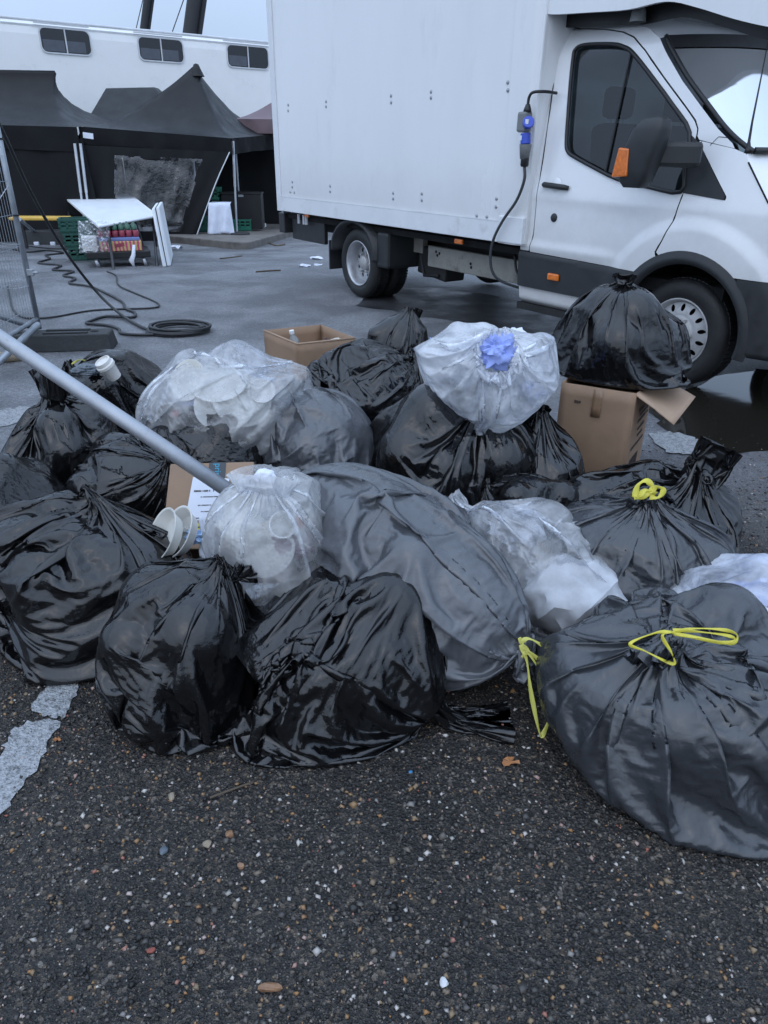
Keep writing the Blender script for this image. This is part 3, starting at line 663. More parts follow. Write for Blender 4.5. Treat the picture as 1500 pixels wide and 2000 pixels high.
KZ = .13
def build_tents():
    # pointed gazebo in the middle
    Yf = 16.6
    FR = AY(452, 270, Yf); FL = AY(153, 247, Yf - .7); off = np.array([-.25, 3.1, .0]); BR = FR + off + np.array([.9, .2, .15]); BL = FL + off + np.array([0, 0, 0])
    pk = (FR + FL + BR + BL) / 4; pk = AY(383, 128, pk[1])
    FRf = np.array([AY(462, 455, Yf)[0], Yf, float(zg(Yf)) + KZ]); FLf = np.array([AY(172, 402, Yf - .7)[0], Yf - .7, float(zg(Yf)) + .02])
    o = empty('gazebo', FRf, 0, 'black pointed gazebo with clear window panel in its front wall', 'gazebo'); org = Vector(FRf)
    L = lambda p: np.array(p, float) - FRf
    cn = [L(FL), L(FR), L(BR), L(BL)]
    c = canopy('canopy', cn, (L(pk), L(pk)), 0, 'tent_roof_black', 1.75, 40, 1, o)
    # shift the middle of the cloth under its peak
    for v in c.data.vertices:
        k = max(0, (v.co.z - cn[1][2]) / (L(pk)[2] - cn[1][2])); cen = (cn[0] + cn[1] + cn[2] + cn[3]) / 4
        v.co.x += (L(pk)[0] - cen[0]) * k * .9; v.co.y += (L(pk)[1] - cen[1]) * k * .9
    MB().lathe([(.16, -.2), (.09, -.06), (.055, .02), (0.001, .04)], 14, Matrix.Translation(Vector(L(pk)))).build('peak_cap', 'tent_roof_black', o, smooth=True)
    dn = np.array([0, 0, -.30])
    valance(cn[0], cn[1], .30, 'tent_black', o, 1); valance(cn[1], cn[2], .30, 'tent_black', o, 2)
    leg_post(cn[1] + np.array([.02, .04, -.05]), L(FRf) + np.array([0, .04, 0]), o)
    leg_post(cn[0] + np.array([.12, -.35, -.30]), L(FLf) + np.array([.10, -.35, 0]), o); leg_post(cn[0] + np.array([.02, -.38, -.30]), L(FLf) + np.array([.0, -.38, 0]), o)
    leg_post(cn[2] + np.array([0, 0, -.05]), np.array([cn[2][0], cn[2][1], .0]), o)
    # front wall, drawn aside to the left at its lower right corner
    Yw = Yf - .25
    TL, TR, BRw, BLw = L(AY(160, 283, Yw - .55)), L(AY(447, 297, Yw + .1)), L(AY(380, 474, Yw - .3)), L(AY(178, 470, Yw - .75))
    w = wall_cloth('front_wall', (TL, TR, BRw, BLw), 'tent_black', o, .035, 60, 34, 3, holes=[(.23, .82, .11, .88)])
    win = wall_cloth('clear_window', (TL, TR, BRw, BLw), 'tent_window_film', w, .035, 60, 34, 3, holes=[(0, .22, 0, 1), (.83, 1, 0, 1), (.2, .9, 0, .10), (.2, .9, .89, 1)])
    # creases in the clear panel
    for v in win.data.vertices: v.co.y += .016 * math.sin(5 * v.co.x + 11 * v.co.z + 2 * math.sin(4 * v.co.z)) + .008 * math.sin(23 * v.co.x - 9 * v.co.z + 3 * math.sin(6 * v.co.x)) + rnd.uniform(-.012, .012) - .004
    MB().tube(catmull([TR + np.array([.02, -.03, 0]), TR * .62 + BRw * .38 + np.array([-.02, -.05, 0]), BRw + np.array([0, -.05, 0])], 8), .012, 6).build('guy_rope', 'trailer_trim', o)
    BLk = np.array([cn[3][0], cn[3][1], -.1]); BRk = np.array([cn[2][0], cn[2][1], 0])
    wall_cloth('back_wall', (cn[3] + dn * .3, cn[2] + dn * .3, BRk, BLk), 'tent_black', o, .03, 30, 12, 5)
    wall_cloth('side_wall', (cn[0] + dn * .3, cn[3] + dn * .3, BLk, np.array([cn[0][0] + .1, cn[0][1] + .1, 0])), 'tent_black', o, .02, 20, 10, 7)
    p = L(AY(172, 265, Yf - .78)); MB().box((p[0] + .02, p[1] - .05, p[2]), (.20, .006, .10), 0, .1, .12).build('paper_tag', 'paper_white', o)
    # ridge gazebo at the left
    Y2 = 15.2
    A = AY(150, 248, Y2 + .5); Bc = AY(-330, 236, Y2 - .6); a2 = AY(255, 240, Y2 + 3.6); b2 = Bc + np.array([-.9, 3.4, 0])
    r1 = AY(112, 138, Y2 + 1.9); r0 = AY(-140, 134, Y2 + 1.3)
    base = np.array([A[0], A[1], float(zg(A[1]))]); L2 = lambda p: np.array(p, float) - base
    o2 = empty('gazebo', base, 0, 'black ridge-topped gazebo with plain closed front wall', 'gazebo')
    cn = [L2(Bc), L2(A), L2(a2), L2(b2)]
    c = canopy('canopy', cn, (L2(r0), L2(r1)), 0, 'tent_roof_black', 1.22, 44, 4, o2)
    valance(cn[0], cn[1], .42, 'tent_black', o2, 5, 60)
    wall_cloth('front_wall', (cn[0] + np.array([0, .06, -.2]), cn[1] + np.array([.05, .06, -.2]), np.array([cn[1][0] + .25, cn[1][1] - .1, .0]), np.array([cn[0][0], cn[0][1], .0])), 'tent_black', o2, .03, 60, 14, 2)
    # truncated tent behind the gap
    Y3 = 19.2
    r0, r1 = AY(206, 172, Y3), AY(302, 170, Y3); e0, e1 = AY(150, 262, Y3 - 1.4), AY(372, 262, Y3 - 1.4); e0[2] = e1[2] = 1.62
    base = np.array([(e0[0] + e1[0]) / 2, Y3 - 1.4, float(zg(Y3 - 1.4))]); L3 = lambda p: np.array(p, float) - base
    o3 = empty('gazebo', base, 0, 'low black flat-ridged gazebo top between the two front gazebos', 'gazebo')
    k0 = e0 + np.array([0, 2.6, 0]); k1 = e1 + np.array([0, 2.6, 0])
    V = [L3(p) for p in (e0, e1, k1, k0, r0, r1, r0 + np.array([0, .3, 0]), r1 + np.array([0, .3, 0]))]
    f = [(0, 1, 5, 4), (1, 2, 7, 5), (2, 3, 6, 7), (3, 0, 4, 6), (4, 5, 7, 6)]
    c = mesh_obj('canopy', V, f, 'tent_roof_black', o3); md = c.modifiers.new('sub', 'SUBSURF'); md.subdivision_type = 'SIMPLE'; md.levels = md.render_levels = 3
    b_ = c.modifiers.new('bv', 'BEVEL'); b_.width = .08; b_.segments = 3
    valance(L3(e0), L3(e1), .3, 'tent_black', o3, 8)
    for p in (e0, e1): leg_post(L3(p), np.array([L3(p)[0], 0, 0]), o3)
    # maroon tent half hidden by the van
    Y4 = 19.6
    pk = AY(575, 118, Y4 + .6); e0 = AY(455, 232, Y4 - 1); e1 = e0 + np.array([3.6, .2, 0]); k0 = e0 + np.array([-.0, 3.4, 0]); k1 = e1 + np.array([0, 3.4, 0])
    base = np.array([e1[0], e1[1], float(zg(e1[1]))]); L4 = lambda p: np.array(p, float) - base
    o4 = empty('gazebo', base, 0, 'faded maroon gazebo roof half hidden behind the van', 'gazebo')
    canopy('canopy', [L4(e0), L4(e1), L4(k1), L4(k0)], (L4(pk), L4(pk)), 0, 'tent_maroon', 1.5, 30, 6, o4)
    valance(L4(e0), L4(e1), .3, 'tent_maroon', o4, 9)
    for p in (e0, e1): leg_post(L4(p), np.array([L4(p)[0], L4(p)[1], 0]), o4)
build_tents()

# ------------------------------------------------------------------ kerb island and what stands on it
def build_kerb():
    a, b, c = Gs(300, 470), Gs(487, 488), Gs(600, 452); y2 = 22
    top = [(a[0], a[1]), (b[0] - .25, b[1] + .02), (b[0], b[1] + .15), (c[0], c[1]), (c[0] + 3, c[1] + 3), (c[0] + 3, y2), (a[0] - .5, y2)]
    mo = MB().prism(top, lambda p, s: (p[0], p[1], float(zg(p[1])) + (KZ if s else -.05)))
    o = fix_normals(mo.build('kerb_island', 'kerb_concrete', bevel=.02)); tag(o, kind='structure')
build_kerb()
def crate(p, w, d, h, rz, mat, label, group=None):
    o = empty('plastic_crate', p, rz, label, 'crate', group)
    t = .02
    for (c, s) in (((0, 0, t / 2), (w, d, t)),): MB().box(c, s).build('base', mat, o)
    for nm, c, s in (('side_panel', (0, -d / 2 + t / 2, 0), (w, t)), ('side_panel', (0, d / 2 - t / 2, 0), (w, t)), ('end_panel', (-w / 2 + t / 2, 0, 0), (t, d - 2 * t)), ('end_panel', (w / 2 - t / 2, 0, 0), (t, d - 2 * t))):
        m_ = MB(); sx, sy = s
        m_.box((c[0], c[1], h * .22), (sx, sy, h * .38)); m_.box((c[0], c[1], h * .62), (sx, sy, h * .12)); m_.box((c[0], c[1], h * .92), (sx + .012, sy + .012, h * .16))
        for k in range(5):
            q = (k / 4 - .5)
            m_.box((c[0] + (q * (sx - .03) if sx > .1 else 0), c[1] + (q * (sy - .03) if sy > .1 else 0), h * .6), (min(sx, .03), min(sy, .03), h * .7))
        m_.build(nm, mat, o)
    return o
def on_kerb(u, v):
    return Gs(u, v, KZ)
def build_kerb_things():
    p = on_kerb(455, 452); crate((p[0] + .12, p[1] + .35, float(zg(p[1])) + KZ), .5, .35, .24, .1, 'crate_green', 'bright green crate on the kerb right behind the gazebo leg')
    p = on_kerb(418, 455); crate((p[0] - .25, p[1] + .45, float(zg(p[1])) + KZ), .6, .4, .30, .05, 'crate_dark_green', 'dark green crate at the bottom beneath the white cloth')
    q = (p[0] - .1, p[1] + .95, float(zg(p[1])) + KZ)
    # black flight case carrying a green crate
    o = empty('flight_case', (q[0] + .55, q[1] + .3, q[2]), .05, 'black flight case standing behind the gazebo leg', 'case')
    MB().box((0, 0, .36), (.9, .5, .72)).build('body', 'black_box', o, bevel=.015); MB().box((0, 0, .745), (.92, .52, .05)).build('lid', 'black_box', o, bevel=.01)
    MB().box((0, -.262, .70), (.12, .02, .05)).build('latch', 'galvanised', o)
    o2 = empty('flight_case', (q[0] - .2, q[1] + .25, q[2]), .0, 'lower black case under the upper green crate', 'case')
    MB().box((0, 0, .3), (.55, .45, .6)).build('body', 'black_box', o2, bevel=.015); MB().box((0, -.23, .45), (.12, .02, .05)).build('latch', 'galvanised', o2)
    crate((q[0] - .18, q[1] + .2, q[2] + .60), .5, .38, .27, 0, 'crate_green', 'upper bright green crate stacked beside the tent wall edge')
    # white cloth hung over a low box
    V = []; n = 18
    c = np.array(on_kerb(433, 458)); c[1] += .1
    for j in range(n):
        for i in range(n):
            s, t = i / (n - 1) - .5, j / (n - 1)
            z = .62 - max(0, t - .28) * .82; y = -.28 * min(1, t / .28) - .12 * max(0, t - .28) + .2
            V.append((c[0] + s * (.40 + .18 * t), c[1] + y + .05 * math.sin(13 * s + 3 * t) * t, c[2] - KZ * 0 + max(.015, z + .03 * math.sin(9 * s) * t - .10 * abs(s) * t)))
    o = mesh_obj('white_cloth', V, grid_faces(n, n), 'white_cloth', smooth=True, origin=(c[0], c[1], c[2]), solid=.004); tag(o, 'white cloth hanging over crates beside the gazebo leg', 'cloth')
    # dark kit trolley inside the tent with lettered box and hose ring
    p = on_kerb(510, 440); b = np.array([p[0] + .1, p[1] + 1.2, float(zg(p[1] + 1.2)) + KZ])
    o = empty('equipment_box', b, .05, 'large black lettered equipment box inside the gazebo', 'box')
    MB().box((0, 0, .55), (1.3, .6, 1.1)).build('body', 'black_box', o, bevel=.02)
    mk = MB()
    for row, z in enumerate((.40, .25)):
        x = -.45
        while x < (.45 if row else .60):
            w = rnd.uniform(.03, .07); mk.box((x + w / 2, -.304, z), (w, .004, rnd.uniform(.06, .10))); x += w + rnd.choice((.025, .03, .09))
    mk.build('lettering', 'plug_grey', o)
    ring = [(.36 * math.cos(a), -.36 + .02 * math.sin(3 * a), .95 + .40 * math.sin(a)) for a in np.linspace(-2.2, .9, 26)]
    MB().tube(ring, .022, 8).build('hose', 'plug_grey', o, smooth=True)
    MB().tube([(-.5, -.33, 1.1), (-.2, -.33, 1.6), (.3, -.33, 1.55), (.6, -.33, 1.1)], .018, 6).build('handle_frame', 'table_dark_steel', o)
    for x in (-.5, .5): MB().lathe([(.001, -.03), (.07, -.03), (.07, .03), (.001, .03)], 14, Matrix.Translation((x, -.2, .07)) @ Matrix.Rotation(R(90), 4, 'Y')).build('wheel', 'tyre', o)
    p = on_kerb(497, 446); o = MB().box((0, 0, .05), (.38, .22, .09)).build('foam_box', 'table_white', bevel=.015); o.location = (p[0] + .05, p[1] + .25, float(zg(p[1])) + KZ); tag(o, 'low white foam box on the kerb by the van rear', 'box')
    # dark ground plate the leg stands on
    p = on_kerb(468, 458); o = MB().lathe([(.001, 0), (.20, 0), (.20, .03), (.16, .045), (.001, .045)], 20).build('foot_weight', 'recycled_rubber'); o.location = (p[0] + .02, p[1] - .02, float(zg(p[1])) + KZ + .002); tag(o, 'round dark weight under the front gazebo leg', 'weight')
build_kerb_things()
def rubber_block(name, c, L, W, H, rz, label):
    o = empty(name, c, rz, label, 'fence foot')
    V = []
    for z, k in ((0, 1), (H * .9, .95), (H, .93)):
        for x, y in ((-1, -1), (1, -1), (1, 1), (-1, 1)): V.append((x * L / 2 * k, y * W / 2 * (1 if z == 0 else k * .9), z))
    F = [(3, 2, 1, 0), (8, 9, 10, 11)] + [(r * 4 + i, r * 4 + (i + 1) % 4, r * 4 + 4 + (i + 1) % 4, r * 4 + 4 + i) for r in (0, 1) for i in range(4)]
    mesh_obj('body', V, F, 'recycled_rubber', o, bevel=.008)
    for k in range(2): MB().box((.06 * L, (k - .5) * W * .42, H + .006), (L * .42, W * .14, .012)).build('rib', 'recycled_rubber', o, bevel=.003)
    for k in range(3): MB().lathe([(.001, H + .004), (.028, H + .004), (.032, H + .001)], 14, Matrix.Translation((L * (.32 + .0 * k) if k == 2 else L * (-.30 - .1 * k), 0, 0))).build('socket', 'gap_black', o)
    return o
def build_left_things():
    # far blocks, yellow bench top, stay tube
    a = Gs(95, 478); rubber_block('fence_weight_block', (a[0] + .15, a[1] + .2, float(zg(a[1]))), 1.5, .4, .24, .12, 'long black fence foot lying by the tent wall')
    a = Gs(120, 452); rubber_block('fence_weight_block', (a[0] + .1, a[1] + .05, float(zg(a[1])) + .10), .95, .34, .22, -.25, 'shorter dark fence foot tilted up behind the cables')
    a = AY(40, 424, 13.2); b = AY(122, 428, 13.6); c = (a + b) / 2; o = empty('bench', (c[0] - .02, c[1], float(zg(13.4))), .06, 'yellow-topped low bench behind the fence', 'bench')
    hb = c[2] - float(zg(13.4)); MB().box((0, 0, hb), (.95, .38, .05)).build('seat', 'bench_yellow', o, bevel=.015)
    for x in (-.4, .4): 
        for y in (-.14, .14): MB().box((x, y, hb / 2 - .015), (.05, .05, hb - .03)).build('leg', 'table_dark_steel', o)
    p0, p1 = AY(38, 428, 12.4), Gs(80, 463, .04); t = MB().tube([p0, p1], .03, 8).build('stay_tube', 'galvanised', origin=p1); tag(t, 'thin grey tube sloping down beside the yellow bench', 'tube')
    # white connectors on the ground cable
    for u, v, lb in ((72, 479, 'leftmost'), (104, 479, 'middle'), (135, 479, 'rightmost')):
        p = Gs(u, v); o = MB().box((0, 0, .03), (.09, .05, .06)).build('cable_clip', 'paper_white', bevel=.008); o.location = p; tag(o, lb + ' of three white clips by the far fence foot', 'clip')
build_left_things()

# ------------------------------------------------------------------ tables, dolly and packs
def build_tables():
    zt = .73
    P = [np.array(Gs(u, v, zt)) for u, v in ((122, 393), (255, 393), (307, 407), (187, 413))]
    hz = [p[2] for p in P]
    for p in P: p[2] = 0
    c = sum(P) / 4; c[2] = float(zg(c[1])); zt = sum(hz) / 4 - c[2] + .01
    o = empty('folding_table', c, 0, 'white folding table standing over stacked drinks packs', 'table')
    q = [np.array([p[0] - c[0], p[1] - c[1]]) for p in P]
    fix_normals(MB().prism([tuple(x) for x in q], lambda p, s: (p[0], p[1], zt - .035 + .035 * s)).build('table_top', 'table_white', o, bevel=.015))
    fix_normals(MB().prism([tuple(x * .93) for x in q], lambda p, s: (p[0], p[1], zt - .06 + .022 * s)).build('apron_frame', 'table_dark_steel', o))
    ft = [Gs(222, 530), Gs(306, 527), Gs(290, 505), Gs(150, 505)]
    tops = [q[3] * .82 + q[2] * .12, q[2] * .9, q[1] * .9, q[0] * .9]
    for f, t in zip(ft, tops): 
        f = np.array(f) - c; f[2] = 0
        MB().tube([(t[0], t[1], zt - .08), (f[0], f[1], 0)], .02, 6).build('leg', 'table_dark_steel', o)
    # second table folded flat and leaning on it
    a, b = Gs(318, 522), Gs(334, 519); tp, tq = AY(296, 408, a[1] + .32), AY(311, 404, a[1] + .40)
    o2 = empty('folding_table', a, 0, 'folded white table leaning on end against the standing one', 'table')
    deep = np.array([-.28, 1.15, 0])
    def slab(k0, k1, nm, mat, r):
        A0, A1 = np.array(a) * (1 - k0) + np.array(b) * k0, np.array(a) * (1 - k1) + np.array(b) * k1
        B0, B1 = tp * (1 - k0) + tq * k0, tp * (1 - k1) + tq * k1
        V = [p - np.array(a) for p in (A0, A1, B1, B0)] + [p - np.array(a) + deep for p in (A0, A1, B1, B0)]
        return fix_normals(mesh_obj(nm, V, [(0, 1, 2, 3), (7, 6, 5, 4), (0, 4, 5, 1), (1, 5, 6, 2), (2, 6, 7, 3), (3, 7, 4, 0)], mat, o2, bevel=r))
    slab(.0, .46, 'half_top', 'table_white', .012); slab(.54, 1.0, 'half_top', 'table_white', .012); slab(.46, .54, 'hinge_gap', 'gap_black', 0)
    m_ = np.array(a) * .5 + tp * .5 - np.array(a); MB().box((m_[0] - .02, m_[1] - .01, m_[2]), (.02, .03, .22), .0).build('handle', 'gap_black', o2)
    # dolly
    d0, d1 = Gs(196, 524), Gs(272, 518); dc = np.array([(d0[0] + d1[0]) / 2 - .10, (d0[1] + d1[1]) / 2 + .28, 0]); dc[2] = float(zg(dc[1]))
    rz = math.atan2(d1[1] - d0[1], d1[0] - d0[0]) * .4
    o3 = empty('dolly', dc, rz, 'black wheeled dolly under the shrink-wrapped drinks', 'dolly')
    MB().box((0, 0, .17), (.86, .62, .09)).build('deck', 'black_box', o3, bevel=.012)
    for x in (-.30, .34):
        for y in (-.26, .26): MB().lathe([(.02, -.022), (.055, -.022), (.062, -.012), (.062, .012), (.055, .022), (.02, .022)], 16, Matrix.Translation((x, y, .062)) @ Matrix.Rotation(R(75), 4, 'Y')).build('caster', 'galvanised_dull', o3, smooth=False)
    M_ = Matrix.Translation(dc) @ Matrix.Rotation(rz, 4, 'Z')
    def place(o, x, y, z): o.location = M_ @ Vector((x, y, z)); o.rotation_euler = (0, 0, rz); return o
    e = empty('drinks_carton', (0, 0, 0), 0, 'pink and yellow striped carton on the dolly', 'carton'); place(e, .05, -.06, .217)
    MB().box((0, 0, .065), (.56, .44, .13)).build('body', 'pink_yellow_card', e, bevel=.008); MB().box((-.02, -.222, .08), (.13, .004, .045), 0, 0, -.15).build('label', 'pack_red', e)
    o = place(MB().box((0, 0, .022), (.54, .42, .045)).build('blue_can_tray', 'pack_blue', bevel=.01), .04, -.05, .349); tag(o, 'thin blue tray between striped carton and red pack', 'tray')
    e = empty('red_can_pack', (0, 0, 0), 0, 'red drinks pack above the blue tray', 'drinks pack'); place(e, .04, -.05, .396); e.scale = (1, 1, .75)
    for i in range(6):
        for j in range(4): MB().lathe([(.001, 0), (.036, 0), (.042, .01), (.042, .10), (.034, .115), (.001, .115)], 10, Matrix.Translation((-.23 + .092 * i, -.15 + .1 * j, 0))).build('can', 'pack_red', e, smooth=True)
    e = empty('green_bottle_pack', (0, 0, 0), 0, 'pack of green bottles on top of the red pack', 'bottle pack'); place(e, .04, -.05, .486); e.scale = (1, 1, .48)
    for i in range(6):
        for j in range(3): MB().lathe([(.001, 0), (.036, 0), (.038, .02), (.038, .11), (.014, .16), (.013, .19), (.001, .192)], 10, Matrix.Translation((-.22 + .088 * i, -.13 + .11 * j, 0))).build('bottle', 'bottle_green', e, smooth=True)
    o = place(MB().box((0, 0, .09), (.2, .3, .18)).build('white_carton', 'paper_plate', bevel=.01), -.36, -.02, .217); tag(o, 'small white carton at the left end of the dolly', 'carton')
    # loose wrap draped on the packs
    rng = np.random.default_rng(4); V = []; n = 22
    for j in range(n):
        for i in range(n):
            s, t = i / (n - 1), j / (n - 1); x = -.46 + .40 * s; z = .62 - .40 * t; y = -.29 - .06 * t * (1 - s)
            V.append(M_ @ Vector((x - .05 * t, y + rng.normal(0, .008), z + rng.normal(0, .005))))
    o = mesh_obj('shrink_wrap', [tuple(v) for v in V], grid_faces(n, n), 'clear_wrap', smooth=False, origin=tuple(dc)); tag(o, 'torn clear shrink wrap hanging over the drinks packs', 'plastic wrap')
    V = [tuple(M_ @ Vector(p)) for p in ((.20, -.31, .30), (.24, -.31, .30), (.17, -.33, .18), (.22, -.34, .16), (.12, -.33, .10), (.19, -.35, .09), (.17, -.34, .01), (.19, -.35, .005))]
    o = mesh_obj('wrap_tail', V, [(0, 1, 3, 2), (2, 3, 5, 4), (4, 5, 7, 6)], 'paper_white', smooth=True, origin=tuple(dc), solid=.002); tag(o, 'white twist of torn wrap hanging off the dolly', 'plastic wrap')
    # green crates behind the dolly, stacked
    a = Gs(165, 508); a = np.array([a[0] + .0, a[1] + .1, float(zg(a[1]))])
    for k, lb in enumerate(('bottom', 'middle', 'top')):
        crate((a[0] - .04 * k, a[1], a[2] + .20 * k), .46, .36, .195, .3, 'crate_dark_green', 'dark green crate behind the dolly, %s of the stack of three' % lb, 'green crates stacked behind the dolly')
build_tables()

# ------------------------------------------------------------------ fence and cables
def build_fence():
    f = G(76, 640, .13); f = np.array([f[0], f[1], 0]); e = np.array([.10, -.995, 0]); Lp, Hp = 3.4, 2.0
    o = empty('site_fence', f, 0, 'galvanised mesh site fence panel at the left edge', 'fence')
    r = .021
    for t in (0, Lp): MB().tube([e * t + [0, 0, .12], e * t + [0, 0, .12 + Hp]], r, 10).build('post', 'galvanised', o, smooth=True)
    for z in (.20, .12 + Hp - .02): MB().tube([[0, 0, z], e * Lp + [0, 0, z]], r * .8, 8).build('rail', 'galvanised', o, smooth=True)
    m_ = MB(); t = .05
    while t < Lp: m_.tube([e * t + [0, 0, .2], e * t + [0, 0, Hp + .1]], .0018, 4, False); t += .05
    w = m_.build('mesh_wire', 'galvanised', o); w['kind'] = 'stuff'
    m_ = MB(); z = .3
    while z < Hp: m_.tube([[0, 0, z], e * Lp + [0, 0, z]], .0018, 4, False); z += .22
    w = m_.build('cross_wire', 'galvanised', o); w['kind'] = 'stuff'
    for k, (z0, z1) in enumerate(((.45, .62), (.75, .95), (1.15, 1.0), (1.35, 1.2))):
        P = catmull([[.0, -.01, z0], e * .35 + [-.02, 0, (z0 + z1) / 2 - .05], e * .8 + [-.03, 0, z1]], 8); MB().tube(P, .003, 5).build('tie_wire', 'alu_leg', o)
    for z in (.95, 1.45): MB().lathe([(r + .002, -.006), (r + .005, -.006), (r + .005, .006), (r + .002, .006)], 12, Matrix.Translation((0, 0, z))).build('cable_band', 'cable_black', o)
    MB().box((.03, -.01, .55), (.05, .03, .05)).build('clamp', 'galvanised_dull', o, bevel=.006); MB().tube([(.0, -.01, .55), (.09, -.02, .55)], .009, 8).build('bolt', 'galvanised_dull', o)
    q = e * .42 + [-.0, 0, 0]; MB().box(tuple(q + [0, 0, 1.02]), (.008, .18, .06)).build('tape_patch', 'paper_white', o); MB().box(tuple(q + [-.004, -.0, 1.03]), (.008, .05, .20), 0, .3).build('tape_patch', 'paper_white', o)
    g = MB().tube([np.array([-.02, -.03, .13]), np.array([-.10, -.9, .50])], .016, 8).build('diagonal_stay', 'galvanised', o, smooth=True)
    rubber_block('fence_weight_block', (f[0] + .22, f[1] - .12, 0), .78, .24, .125, .16, 'black recycled fence foot holding the mesh panel post')
    # brace tube in front of the foot
    p0 = AY(75, 634, f[1] - .42); p1 = AY(-70, 770, f[1] - 1.3)
    t = MB().tube([p0, p1], .024, 12).build('brace_tube', 'galvanised', origin=p0, smooth=True); tag(t, 'short grey tube end crossing the black fence foot', 'tube')
    # big pole lying across the bags
    p0 = AY(455, 964, 2.12); p1 = AY(-40, 632, 2.50); d = p1 - p0
    o = empty('scaffold_pole', p0, 0, 'long grey steel pole lying diagonally across the bags', 'pole')
    MB().tube([np.zeros(3), d * .5, d, d * 2.1], .0255, 20).build('tube', 'galvanised_dull', o, smooth=True)
    MB().tube([-d * .001, d * .012], .0265, 20).build('end_collar', 'galvanised', o, smooth=True)
    p = G(20, 706); b = empty('squeeze_bottle', (p[0], p[1], .035), R(22), 'cream squeeze bottle with red tip lying by the fence', 'bottle')
    Mx = Matrix.Rotation(R(90), 4, 'Y')
    MB().lathe([(.001, -.10), (.03, -.10), (.038, -.08), (.038, .06), (.03, .10), (.016, .12)], 18, Mx).build('body', 'pebble_tan', b, smooth=True); MB().lathe([(.02, -.10), (.018, -.13), (.006, -.17), (.001, -.17)], 14, Mx).build('tip', 'red_plastic', b, smooth=True)
build_fence()
Z1 = .37333
def ground_cable(name, pts, r, mat, label, zoom=True, k=7):
    P = [Gs(u * Z1, v * Z1, r * 1.2) if zoom else Gs(u, v, r * 1.2) for u, v in pts]; C = catmull(P, k)
    for c in C: c[2] = max(c[2], float(zg(c[1])) + r)
    return tag(MB().tube(C, r, 7).build(name, mat, origin=P[0], smooth=True), label, 'cable')
ground_cable('cable', [(60, 1300), (140, 1318), (250, 1310), (330, 1322), (240, 1335), (262, 1352), (200, 1375), (320, 1388), (275, 1410), (385, 1418), (330, 1440), (395, 1455), (362, 1480), (470, 1498), (560, 1535), (640, 1580), (655, 1612), (705, 1635), (690, 1660), (560, 1655), (470, 1680), (458, 1692), (560, 1702), (620, 1720), (640, 1745), (760, 1752), (880, 1742)], .013, 'cable_black', 'black cable kinked in zigzags across the tarmac')
ground_cable('cable', [(560, 1420), (605, 1440), (620, 1490), (700, 1530), (800, 1572), (832, 1597), (780, 1612), (500, 1622), (300, 1655), (200, 1664), (110, 1655), (60, 1600), (40, 1500)], .009, 'cable_black', 'thinner black cable looping from the table towards the fence')
ground_cable('cable', [(130, 1285), (260, 1300), (400, 1303), (560, 1310)], .010, 'cable_black', 'straight black cable along the far fence foot')
def build_coil():
    c = Gs(352, 648); rg = random.Random(3); m_ = MB()
    P = []
    for k in range(7 * 20 + 1):
        a = 6.283 * k / 20; n = k / 20; rr = .20 + .035 * math.sin(n * 2.3) ; P.append((rr * 1.15 * math.cos(a) + .012 * math.sin(n * 5), rr * .95 * math.sin(a), .014 + .011 * (n % 3.5) + .006 * math.sin(a * .5)))
    m_.tube(P, .012, 7); o = m_.build('cable_coil', 'cable_black', smooth=True); o.location = (c[0], c[1], 0); tag(o, 'coil of black cable lying on the tarmac', 'cable')
    m_ = MB(); top = AY(3, 252, 5.75); pts = [AY(-60, 130, 5.6), top, AY(60, 375, 6.05), AY(124, 485, 6.5), AY(186, 567, 6.75), AY(236, 614, 6.6), Gs(284, 642, .02), Gs(320, 650, .02)]
    o = m_.tube(catmull(pts, 8), .013, 8).build('hanging_cable', 'cable_black', origin=pts[-1], smooth=True); tag(o, 'black cable running from the fence top down to the coil', 'cable')
build_coil()

# ------------------------------------------------------------------ the box van (local frame: x forward from the rear axle, y away from camera)
VAN0 = np.array([-.3138719, 7.78873422, 0]); VANG = R(-54.859)
van = empty('box_van', VAN0, VANG, 'white box van with black trim and orange marker lights', 'van')
VW = 2.02
def tf(s, z):
    "depth of the cab side: upright below, leaning in above the belt, rounded to the roof, with crease and arch blister"
    s = np.asarray(s, float); z = np.asarray(z, float)
    t = -.03 + np.where(z > 1.1, .15 * (z - 1.1), 0) + np.where(z > 1.95, ((z - 1.95) / .22) ** 2 * .10, 0) + np.where(s > 3.9, (s - 3.9) ** 2 * .35, 0)
    zc = 1.10 - .04 * (s - 2.45)
    t = t + .010 * (1 / (1 + np.exp(-(zc - z) / .018)) ) * np.clip((3.6 - s) / .25, 0, 1) * (z > .7)      # step under the crease
    t = t - .012 * np.exp(-((z - .76) / .035) ** 2) * np.clip((3.35 - s) / .2, 0, 1)
    d = np.hypot(s - 3.835, z - .40)
    t = t - .022 * np.clip((.66 - d) / .07, 0, 1) ** 1.0 * (z > .3)
    return t
def side_panel(name, outline, mat, holes=(), cell=.018, off=0.0, parent=van, far=False, solid=0.0, sm=True):
    X, Z, F = panel(outline, holes, cell); T = tf(X, Z) + off
    if far: T = VW - T
    o = mesh_obj(name, np.stack([X, T, Z], 1), F, mat, parent, smooth=sm)
    if solid: md = o.modifiers.new('thick', 'SOLIDIFY'); md.thickness = solid; md.offset = -1 if far else 1
    return o
ROOF = [(2.317, 2.212), (2.465, 2.228), (2.746, 2.2), (2.968, 2.152), (3.141, 2.093), (3.257, 2.030)]
APIL = [(3.257, 2.030), (3.354, 1.93), (3.499, 1.791), (3.68, 1.644), (3.823, 1.53), (3.937, 1.456), (4.039, 1.402)]
HOOD = [(4.039, 1.402), (4.062, 1.361), (4.141, 1.268), (4.23, 1.161), (4.40, 1.02), (4.62, .92)]
